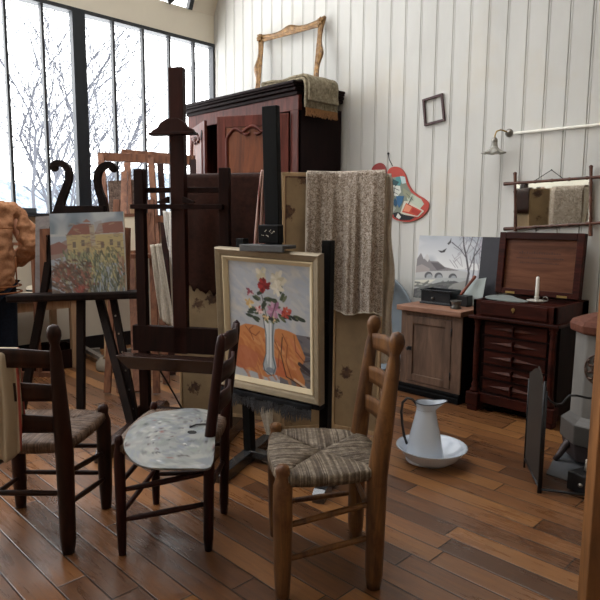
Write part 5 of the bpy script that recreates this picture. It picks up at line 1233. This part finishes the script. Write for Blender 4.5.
for s in (-1, 1): mb.tube([o_+Zv*(s*.07)+nr*.004, o_+xr*.015+Zv*(s*.095)+nr*.004, o_+Zv*(s*.115)+nr*.004], .006, 6)
mb.build('rosette', plain('brown cast ornament', '#4e3a30', .5, .2), SV, smooth=True)
mb = MB(); mb.lathe([(.06, .83), (.06, 2.6)], (sx+.06, sy+.08, 0), 20); mb.tube([(sx+.06, sy+.08, 2.6), (sx+.06, sy+.2, 2.75), (sx+.06, -.01, 2.8)], .06, 16); mb.build('flue_pipe', M['ironbrown'], SV, smooth=True)
# hearth plate
t = thing('hearth_plate', 'grey metal hearth plate on the floor under the stove', 'plate', (4.72, -.95, 0)); mb = MB(); mb.prism([Vector((x, y, .001)) for x, y in ((4.40, -.80), (4.52, -1.30), (5.1, -1.35), (5.1, -.5), (4.42, -.55))], (0, 0, .006)); mb.build('plate', plain('grey zinc', '#6a6c70', .4, .5, .5, .2), t)
# folding spark guard
SG = thing('fire_screen', 'dark folding metal fire screen standing before the stove', 'fire screen', (4.52, -1.43, 0))
ga, gb, gc = Vector((4.395, -1.29, 0)), Vector((4.585, -1.545, 0)), Vector((4.86, -1.40, 0))
def wave_top(u, h): return h + .045*math.exp(-((u-.45)/.16)**2) - .03*math.exp(-((u-.92)/.12)**2)
mb = MB(); n = 24; top = [ga.lerp(gb, k/n)+Zv*(.535 + .085*math.sin(PI*min(1, (k/n)*1.15))**1.2*(.4+.6*k/n) + (.02 if 12 < k < 20 else 0)) for k in range(n+1)]
mb.prism([ga+Zv*.06]+top+[gb+Zv*.03], Vector((.004, .003, 0))); mb.build('solid_leaf', plain('dark brown tin', '#3b3733', .5, .3, .4, .15), SG)
mb = MB(); mb.tube([ga+Zv*.0, ga+Zv*.5], .006, 6); mb.tube([gb, gb+Zv*.57], .0075, 8); mb.tube([ga+Zv*.05, gb+Zv*.03], .006, 6); mb.build('leaf_edge', M['iron'], SG, smooth=True)
g2 = gb.lerp(gc, .03); mb = MB(); W = [(0, .50), (.06, .475), (.16, .46), (.24, .465), (.29, .49), (.34, .51), (.45, .513), (.62, .505), (.80, .51), (1.0, .51)]
mb.tube([g2.lerp(gc, u)+Zv*(z) for u, z in W], .0055, 8); mb.tube([g2, g2+Zv*.52], .0065, 8); mb.tube([gc, gc+Zv*.51], .0065, 8); mb.tube([g2+Zv*.02, gc+Zv*.02], .007, 8); mb.build('wire_frame', M['iron'], SG, smooth=True)
# ash box
AB = thing('ash_box', 'black iron box with a pale handle on the floor below the stove', 'box', (4.83, -1.28, 0)); q0_ = atz(566, 490); 
aw = [Vector((q0_.x+dx, q0_.y+dy, 0)) for dx, dy in ((0, 0), (.14, -.02), (.19, .14), (.05, .16))]
mb = MB(); mb.prism([p+Zv*.008 for p in aw], (0, 0, .095)); AB.location = sum(aw, Vector())/4; mb.build('box_body', M['iron'], AB, bevel=.006)
mb = MB(); a = aw[0]+Zv*.15; c_ = sum(aw, Vector())/4; mb.tube([c_+Vector((-.03, .0, .10)), c_+Vector((-.03, 0, .15)), c_+Vector((.09, .02, .145))], [.010, .012, .012], 10); mb.build('handle', M['wax'], AB, smooth=True)
mb = MB(); mb.lathe([(0, 0), (.012, .002), (0, .008)], seg=10, a=(aw[0]+aw[1])/2+Zv*.05, b=(aw[0]+aw[1])/2+Zv*.05+Vector((0, -1, 0))); mb.build('knob', M['chrome'], AB)
# brown post close to the camera at the right edge
pp_ = atd(590, 480, 1.62); PO = thing('wooden_post', 'tall brown wooden post cut off by the right edge', 'post', (pp_.x+.04, pp_.y+.04, 0)); mb = MB()
e = rt*1.0
mb.bar(Vector((pp_.x, pp_.y, 0))+rt*.035+Zv*.0, Vector((pp_.x, pp_.y, 1.75))+rt*.035, .07, .05, (-FW.x, -FW.y, 0)); mb.build('shaft', M['post'], PO, bevel=.003)
mb = MB(); mb.bar(Vector((pp_.x, pp_.y, .03))+rt*.02, Vector((pp_.x, pp_.y, .03))+rt*.35, .06, .06, Zv); mb.build('foot', M['post'], PO, bevel=.003)

# ================================================================== the corner by the window
# table under the sill
TBX = (0.02, .56); TBY = (-3.15, -2.0); TZ = .66
WT = thing('work_table', 'plain wooden table below the window sill, left of the easels', 'table', (.3, -2.4, 0))
mb = MB(); mb.box(*TBX, *TBY, TZ-.03, TZ); mb.build('table_top', M['cabinet'], WT, bevel=.004)
for x in (TBX[0]+.05, TBX[1]-.05):
    for y in (TBY[0]+.06, TBY[1]-.06): mb = MB(); mb.bar((x, y, 0), (x, y, TZ-.03), .055, .055); mb.build('leg', M['pine'], WT, bevel=.003)
mb = MB(); mb.box(TBX[0]+.04, TBX[1]-.04, TBY[0]+.04, TBY[0]+.06, TZ-.11, TZ-.03); mb.box(TBX[0]+.04, TBX[1]-.04, TBY[1]-.06, TBY[1]-.04, TZ-.11, TZ-.03); mb.box(TBX[1]-.06, TBX[1]-.04, TBY[0]+.05, TBY[1]-.05, TZ-.11, TZ-.03); mb.build('apron', M['pine'], WT)
def on(px, py, z): return atz(px, py, z)
# straw hat with black ribbon lying on paper
hc = on(27, 291, TZ+.01)
if hc.x < .1: hc.x = .2
PS = thing('paper_sheet', 'white paper sheet on the table beside the person', 'paper', (hc.x, hc.y, TZ)); mb = MB(); mb.box(hc.x-.14, hc.x+.16, hc.y-.16, hc.y+.16, TZ+.001, TZ+.004); mb.build('sheet', M['white'], PS)
HT = thing('straw_hat', 'pale straw hat with a black ribbon lying on the table paper', 'hat', (hc.x, hc.y, TZ+.005)); mb = MB(); mb.lathe([(.14, .0), (.142, .006), (.085, .014), (.08, .06), (.06, .072), (0, .075)], (hc.x, hc.y, TZ+.005), 32); mb.build('hat_body', fabric('straw', '#b5aa95', '#d8d0bf', 90), HT, smooth=True)
mb = MB(); mb.lathe([(.084, .016), (.0835, .040), (.082, .042)], (hc.x, hc.y, TZ+.005), 32); mb.build('ribbon', M['iron'], HT, smooth=True)
# small tray box and pale study on the sill side
def slab4(name, label, px, depth, thick, mat, cat, part='canvas'):
    A = [atd(x, y, depth) for x, y in px]; t, _ = panel(name, label, A, thick, mat, cat=cat); return t
slab4('painting', 'small pale green study propped up left of the grey canvas', ((22, 225), (36, 224), (36, 243), (22, 243)), 5.1, .02, plain('pale green study', '#b9bda4', .7, var=.15, scale=12), 'painting')
A = [atd(x, y, 5.45) for x, y in ((20, 216), (38, 216), (38, 223), (20, 223))]; t = thing('tool_box', 'small dark blue grey box on the window sill', 'box', tuple(A[2])); c = sum(A, Vector())/4; c.x = WX+.075
mb = MB(); mb.box(c.x-.06, c.x+.06, c.y-.11, c.y+.10, 1.393, 1.44); t.location = (c.x, c.y, 1.395); mb.build('box_body', plain('blue grey box', '#3d4348', .6), t, bevel=.004)
t.location.x = c.x
# easel post beside the small study
P_ = atd(33, 244, 5.0); t = thing('wooden_stand', 'thin brown wooden stand holding the small pale green study', 'stand', (P_.x, P_.y, 0)); mb = MB(); mb.bar((P_.x, P_.y, 0), (P_.x, P_.y, P_.z), .05, .03); mb.build('shaft', M['redwood'], t); mb = MB(); mb.bar((P_.x-.12, P_.y-.12, P_.z), (P_.x+.05, P_.y+.05, P_.z), .05, .025, Zv); mb.build('ledge', M['redwood'], t)
mb = MB(); mb.bar((P_.x-.15, P_.y-.15, .02), (P_.x+.15, P_.y+.15, .02), .05, .04, Zv); mb.build('foot', M['redwood'], t)

# reddish big stretcher frames leaning in the corner
def tr_bar(mb, a, b_, depth, w, d=.03, depth2=None):
    A = atd(*a, depth); B = atd(*b_, depth2 or depth); mb.bar(A, B, w, d, -FW)
def foot_z(px, py, depth):
    "drop a traced bar end to the floor: continue the line a-b until z = 0"
    return atd(px, py, depth)
FR1 = thing('large_stretcher_frame', 'large reddish wooden stretcher frame leaning before the window right of the lyre easel', 'frame', tuple(Vector((atd(130, 300, 5.3).x, atd(130, 300, 5.3).y, 0))))
d1_, d2_ = 5.5, 5.1
def long_bar(name, parent, top, mid, w, d, mat, dt, zend=0.015, dm=None):
    A = atd(*top, dt); B = atd(*mid, dm or (dt-.25)); s = (A.z-zend)/(A.z-B.z); E_ = A + (B-A)*s; mb = MB(); mb.bar(A, E_, w, d, -FW); return mb.build(name, mat, parent, bevel=.002)
long_bar('stile', FR1, (101, 154), (106, 215), .055, .03, M['redwood'], 5.5)
long_bar('stile', FR1, (151, 158), (157, 245), .055, .03, M['redwood'], 5.5)
long_bar('brace', FR1, (124.5, 172), (124, 215), .055, .025, M['redwood'], 5.45, zend=.85)
mb = MB(); tr_bar(mb, (98.5, 156.5), (190, 161), 5.5, .075, .03); mb.v = mb.v; mb.build('top_rail', M['redwood'], FR1, bevel=.002)
mb = MB(); A = atd(103, 219, 5.3); B = atd(170, 219, 5.3); mb.bar(A, B, .03, .06, Zv); mb.build('cross_rail', M['redwood'], FR1)
FR2 = thing('large_stretcher_frame', 'second reddish stretcher frame standing just behind and above the first one', 'frame', tuple(Vector((atd(140, 300, 5.7).x, atd(140, 300, 5.7).y, 0))))
mb = MB(); tr_bar(mb, (122, 152), (195, 158.5), 5.75, .05, .03); mb.build('top_rail', M['redwood'], FR2, bevel=.002)
long_bar('stile', FR2, (127, 154), (129, 200), .06, .03, M['redwood'], 5.75); long_bar('stile', FR2, (160, 157), (165, 245), .055, .03, M['mahog'], 5.75); long_bar('stile', FR2, (193, 160), (194, 245), .055, .03, M['mahog'], 5.75)
# tweedy board between the bars
m = fabric('tweedy brown', '#3a2c28', '#8d7a6e', 70, .9, .4, 30); slab4('woven_panel', 'brown speckled woven panel set between the reddish stretcher bars', ((108, 181), (138, 179.5), (139, 211), (109, 212)), 5.6, .02, m, 'panel')
# low easel holding a cream canvas
A = [atd(x, y, 4.85) for x, y in ((118, 214), (150, 213), (150, 253), (118, 254))]; t, _ = panel('painting', 'blank cream canvas in a brown frame behind the tall dark easel', A, .02, plain('blank canvas', '#c9bca6', .8, var=.05)); quadframe([q - FW*.006 for q in A], .025, .02, M['redwood'], t)
T2 = thing('studio_easel', 'low reddish wooden easel behind the tall dark one, carrying the blank canvas', 'easel', tuple(Vector((atd(140, 300, 4.8).x, atd(140, 300, 4.8).y, 0))), group='wooden studio easels')
mb = MB(); A = atd(112, 256, 4.78); B = atd(157, 256, 4.78); mb.bar(A, B, .09, .035, Zv); mb.build('tray', M['redwood'], T2, bevel=.003)
long_bar('leg', T2, (151, 200), (154, 300), .05, .035, M['redwood'], 4.9, dm=4.75); long_bar('leg', T2, (117, 200), (112, 300), .05, .035, M['redwood'], 4.9, dm=4.75); long_bar('leg', T2, (133, 205), (141, 300), .05, .035, M['pine'], 5.0, dm=5.15)
# cloths
def sheet(name, label, quad, depth, mat, cat='cloth', dd=0, amp=.012):
    A = [atd(x, y, depth+k*dd) for k, (x, y) in enumerate(quad)]; t = thing(name, label, cat, tuple(A[0]))
    def fn(u, v): p = A[0].lerp(A[1], u).lerp(A[3].lerp(A[2], u), v); return p - FW*(amp*math.sin(u*11+v*4)+amp*.5*math.sin(u*23+2))
    mb = MB(); mb.grid(fn, 24, 30); mb.build('cloth_sheet', mat, t, smooth=True, solid=.006); return t
sheet('cream_cloth', 'cream cloth hanging in a long slanted fold behind the tall dark easel', ((150.5, 245), (160.5, 243.5), (176, 330), (160, 319)), 4.6, M['linen'])
sheet('pointed_rag', 'narrow pale rag ending in a point below the fringe of the flower painting', ((257, 402), (272.5, 402), (272.5, 448), (271, 448)), 3.62, M['linen'], dd=0, amp=.004)
sheet('white_cloth', 'white cloth hanging from the stretcher bars just left of the tall mast', ((163, 211), (176, 212), (176, 283), (168, 248)), 5.2, fabric('white rag', '#b9b4ae', '#d9d5cf', 50))
# pale turned column standing on a round foot
cc = atz(111.5, 369); CO = thing('turned_column', 'pale turned wooden column on a round foot under the left easels', 'column', (cc.x, cc.y, 0)); mb = MB()
mb.lathe([(.13, 0), (.135, .02), (.13, .07), (.105, .09), (.10, .105)], cc, 28); mb.build('round_foot', plain('stone grey foot', '#7d7264', .8, var=.2), CO, smooth=True)
mb = MB(); mb.lathe([(.072, .105), (.06, .13), (.055, .30), (.06, .60), (.062, .66)], cc, 24); mb.build('shaft', M['pine'], CO, smooth=True)
mb = MB(); mb.lathe([(.062, .66), (.10, .665), (.10, .69), (0, .69)], cc, 24); mb.build('top_plate', M['pine'], CO)
# low grey trestle on the floor
TR = thing('low_trestle', 'low grey wooden trestle base on the floor beside the pale column', 'trestle', tuple(atz(80, 362))); mb = MB()
g = plain('grey wood', '#6d655c', .7, var=.2)
for a, b_ in (((70, 352), (100, 350)), ((78, 345), (108, 362)), ((120, 352), (165, 345))):
    A = atz(*a, .07); B = atz(*b_, .07); q = MB(); q.bar(A, B, .05, .04, Zv); q.build('bar', g, TR, bevel=.003)
for x, y in ((72, 352), (98, 351), (107, 361), (122, 352), (163, 345)):
    A = atz(x, y, .07); q = MB(); q.bar((A.x, A.y, 0), (A.x, A.y, .06), .04, .04); q.build('foot', g, TR)
# dark crate of tins below the table
c = atz(62, 368); CR = thing('dark_crate', 'dark low crate in the shade under the window table', 'crate', (c.x-.1, c.y-.1, 0)); mb = MB(); x0, y0 = c.x-.35, c.y-.30
for a in ((x0, x0+.02, y0, y0+.5), (x0+.38, x0+.40, y0, y0+.5), (x0, x0+.4, y0, y0+.02), (x0, x0+.4, y0+.48, y0+.5)): mb.box(*a, .015, .17)
mb.box(x0, x0+.4, y0, y0+.5, 0, .016); mb.build('crate_box', M['easel_dark'], CR)
for k in range(3):
    q = Vector((x0+.1+.1*k, y0+.12+.1*(k % 2), .017)); mb = MB(); mb.lathe([(.04, 0), (.04, .12), (.03, .13), (0, .13)], q, 16); o = mb.build('paint_tin', M['chrome'], None, smooth=True); tag(o, 'grey paint tin standing in the dark crate under the window', 'tin', 'paint tins in the crate')

# ================================================================== the person at the left edge
def skin_obj(name, pts, edges, rad, mat, parent, root=0, sub=2, loc=True):
    me = bpy.data.meshes.new(name); me.from_pydata([tuple(p) for p in pts], edges, []); me.update(); o = bpy.data.objects.new(name, me); C.objects.link(o); o.parent = parent; me.materials.append(mat)
    sk = o.modifiers.new('skin', 'SKIN'); sk.use_smooth_shade = True; sk.branch_smoothing = .6
    lay = me.skin_vertices[0].data if len(me.skin_vertices) else None
    if lay is None: return o
    for i, r_ in enumerate(rad): lay[i].radius = r_ if isinstance(r_, tuple) else (r_, r_)
    lay[root].use_root = True
    s = o.modifiers.new('sub', 'SUBSURF'); s.levels = sub; s.render_levels = sub; return o
pc = atd(-9, 300, 4.45); PS_ = thing('person', 'person in an orange brown jacket and dark trousers cut off at the left edge', 'person', (pc.x, pc.y, 0), math.radians(90))
# local frame: +y forward (towards the window), +x the person's right
def J(x, y, z): return Vector((x, y, z))
pts = [J(0, 0, .92), J(0, -.02, 1.10), J(0, .0, 1.30), J(0, .02, 1.45), J(0, .05, 1.53), J(0, .08, 1.62), J(0, .10, 1.70),
       J(.17, .01, 1.40), J(.25, -.07, 1.13), J(.19, .14, .98), J(.17, .20, .96),
       J(-.17, .01, 1.40), J(-.25, -.06, 1.13), J(-.20, .16, .99), J(-.18, .22, .97),
       J(.09, 0, .86), J(.10, .02, .48), J(.10, -.02, .10), J(.10, .08, .035),
       J(-.09, 0, .86), J(-.10, .02, .48), J(-.10, -.02, .10), J(-.10, .08, .035)]
E_ = [(0, 1), (1, 2), (2, 3), (3, 4), (4, 5), (5, 6), (2, 7), (7, 8), (8, 9), (9, 10), (2, 11), (11, 12), (12, 13), (13, 14), (0, 15), (15, 16), (16, 17), (17, 18), (0, 19), (19, 20), (20, 21), (21, 22)]
R_ = [(.15, .11), (.14, .10), (.16, .11), (.09, .08), .055, (.075, .095), (.07, .09), .062, .045, .032, .028, .062, .045, .032, .028, .085, .058, .04, .04, .085, .058, .04, .04]
skin_obj('body', pts, E_, R_, M['skin'], PS_)
jm = fabric('orange brown cotton', '#80553b', '#ab7d5c', 70, .9, .4, 6); bump
jp = [J(0, -.01, .775), J(0, -.02, .95), J(0, -.03, 1.15), J(0, .0, 1.34), J(0, .02, 1.46), J(.19, .0, 1.41), J(.255, -.03, 1.28), J(.275, -.09, 1.14), J(.235, .03, 1.04), J(.19, .12, .99), J(-.19, .0, 1.41), J(-.255, -.03, 1.28), J(-.275, -.08, 1.14), J(-.24, .04, 1.04), J(-.20, .13, .99)]
je = [(0, 1), (1, 2), (2, 3), (3, 4), (3, 5), (5, 6), (6, 7), (7, 8), (8, 9), (3, 10), (10, 11), (11, 12), (12, 13), (13, 14)]
jr = [(.19, .165), (.185, .16), (.185, .15), (.17, .13), (.08, .075), .09, .082, .08, .07, .058, .09, .082, .08, .07, .058]
jk = skin_obj('jacket', jp, je, jr, jm, PS_, sub=4)
dm = jk.modifiers.new('folds', 'DISPLACE'); tx = bpy.data.textures.new('folds', 'CLOUDS'); tx.noise_scale = .075; dm.texture = tx; dm.strength = .065; dm.mid_level = .5; dm.texture_coords = 'LOCAL'
sm_ = fabric('jacket seam', '#5f3820', '#8a5636', 70)
for z_, rx_, ry_ in ((.80, .212, .182), (.845, .208, .178)):
    mb = MB(); mb.tube([(rx_*math.cos(k/32*2*PI), -.015+ry_*math.sin(k/32*2*PI), z_) for k in range(33)], .006, 6, caps=False); mb.build('hem_seam', sm_, PS_, local=True, smooth=True)
for pts_ in ([(x, -.168-.0*abs(x), 1.27) for x in (-.13, -.07, 0, .07, .13)], [(0, -.178, z) for z in (.83, .95, 1.08, 1.2, 1.28)], [(.15, -.115, z) for z in (.84, .95, 1.06)]):
    mb = MB(); mb.tube(pts_, .005, 6); mb.build('back_seam', sm_, PS_, local=True, smooth=True)
mb = MB(); mb.tube([(.075*math.cos(k/20*2*PI), .02+.07*math.sin(k/20*2*PI), 1.485+.012*math.sin(k/20*2*PI)) for k in range(21)], .02, 8, caps=False); mb.build('collar', jm, PS_, local=True, smooth=True)
tm = fabric('dark navy cloth', '#0c0f16', '#1a1f2a', 60)
tp = [J(0, -.01, .90), J(.09, 0, .80), J(.10, .02, .46), J(.10, -.02, .08), J(-.09, 0, .80), J(-.10, .02, .46), J(-.10, -.02, .08)]
skin_obj('trousers', tp, [(0, 1), (1, 2), (2, 3), (0, 4), (4, 5), (5, 6)], [(.13, .11), (.10, .11), (.082, .085), (.07, .075), (.105, .11), (.082, .085), (.07, .075)], tm, PS_)
for s in (-1, 1):
    mb = MB(); mb.lathe([(0, 0), (.05, .02), (.052, .1), (.046, .2), (.03, .27), (0, .29)], seg=16, a=(s*.10, -.09, .042), b=(s*.10, .91, .042), ); mb.v = [(x, y, max(.0, z)) for x, y, z in mb.v]; mb.build('shoe', M['iron'], PS_, local=True, smooth=True)
mb = MB()
def hairf(u, v):
    a = u*2*PI; f = v*PI*.62; rr = .098; return Vector((rr*.86*math.sin(f)*math.cos(a), .075+rr*1.05*math.sin(f)*math.sin(a) - .012*v - .012, 1.655+rr*1.2*math.cos(f) + .012))
mb.grid(hairf, 28, 16); mb.build('hair', M['hair'], PS_, local=True, smooth=True, solid=.012)
# face: nose, eyes, mouth, ears (turned to the window)
mb = MB(); mb.lathe([(.018, 0), (.012, .6), (0, 1)], seg=10, a=(0, .165, 1.635), b=(0, .195, 1.64)); mb.build('nose', M['skin'], PS_, local=True, smooth=True)
for s in (-1, 1):
    mb = MB(); mb.lathe([(0, 0), (.014, .3), (.014, .7), (0, 1)], seg=12, a=(s*.032, .160, 1.665), b=(s*.032, .178, 1.665)); mb.build('eye', M['wax'], PS_, local=True, smooth=True)
    mb = MB(); mb.lathe([(.0, 0), (.02, .1), (.026, .5), (0, 1)], seg=12, a=(s*.075, .08, 1.64), b=(s*.098, .065, 1.645)); mb.build('ear', M['skin'], PS_, local=True, smooth=True)
mb = MB(); mb.tube([(-.024, .166, 1.598), (0, .174, 1.596), (.024, .166, 1.598)], .005, 8); mb.build('mouth', plain('lips', '#9c5a4a', .5), PS_, local=True, smooth=True)
# hands: palm plus five separate fingers
for s in (-1, 1):
    w0 = Vector((s*(.17 if s > 0 else .18), .20, .965)); f_ = Vector((-s*.35, .93, -.12)).normalized(); sd = Vector((.93, s*.35, 0)).normalized()
    mb = MB(); mb.tube([w0, w0+f_*.04, w0+f_*.085], [.026, .034, .030], 12, squash=.55)
    for k in range(4):
        b0 = w0 + f_*.08 + sd*(-.027+.018*k); L_ = (.062, .072, .068, .052)[k if s > 0 else 3-k]; mb.tube([b0, b0+f_*L_*.45-Zv*.006, b0+f_*L_*.8-Zv*.022, b0+f_*L_-Zv*.038], [.0092, .0088, .008, .006], 8)
    b0 = w0 + f_*.025 - sd*s*.028; mb.tube([b0, b0-sd*s*.022+f_*.025, b0-sd*s*.026+f_*.055-Zv*.008], [.012, .0105, .008], 8); mb.build('hand', M['skin'], PS_, local=True, smooth=True)
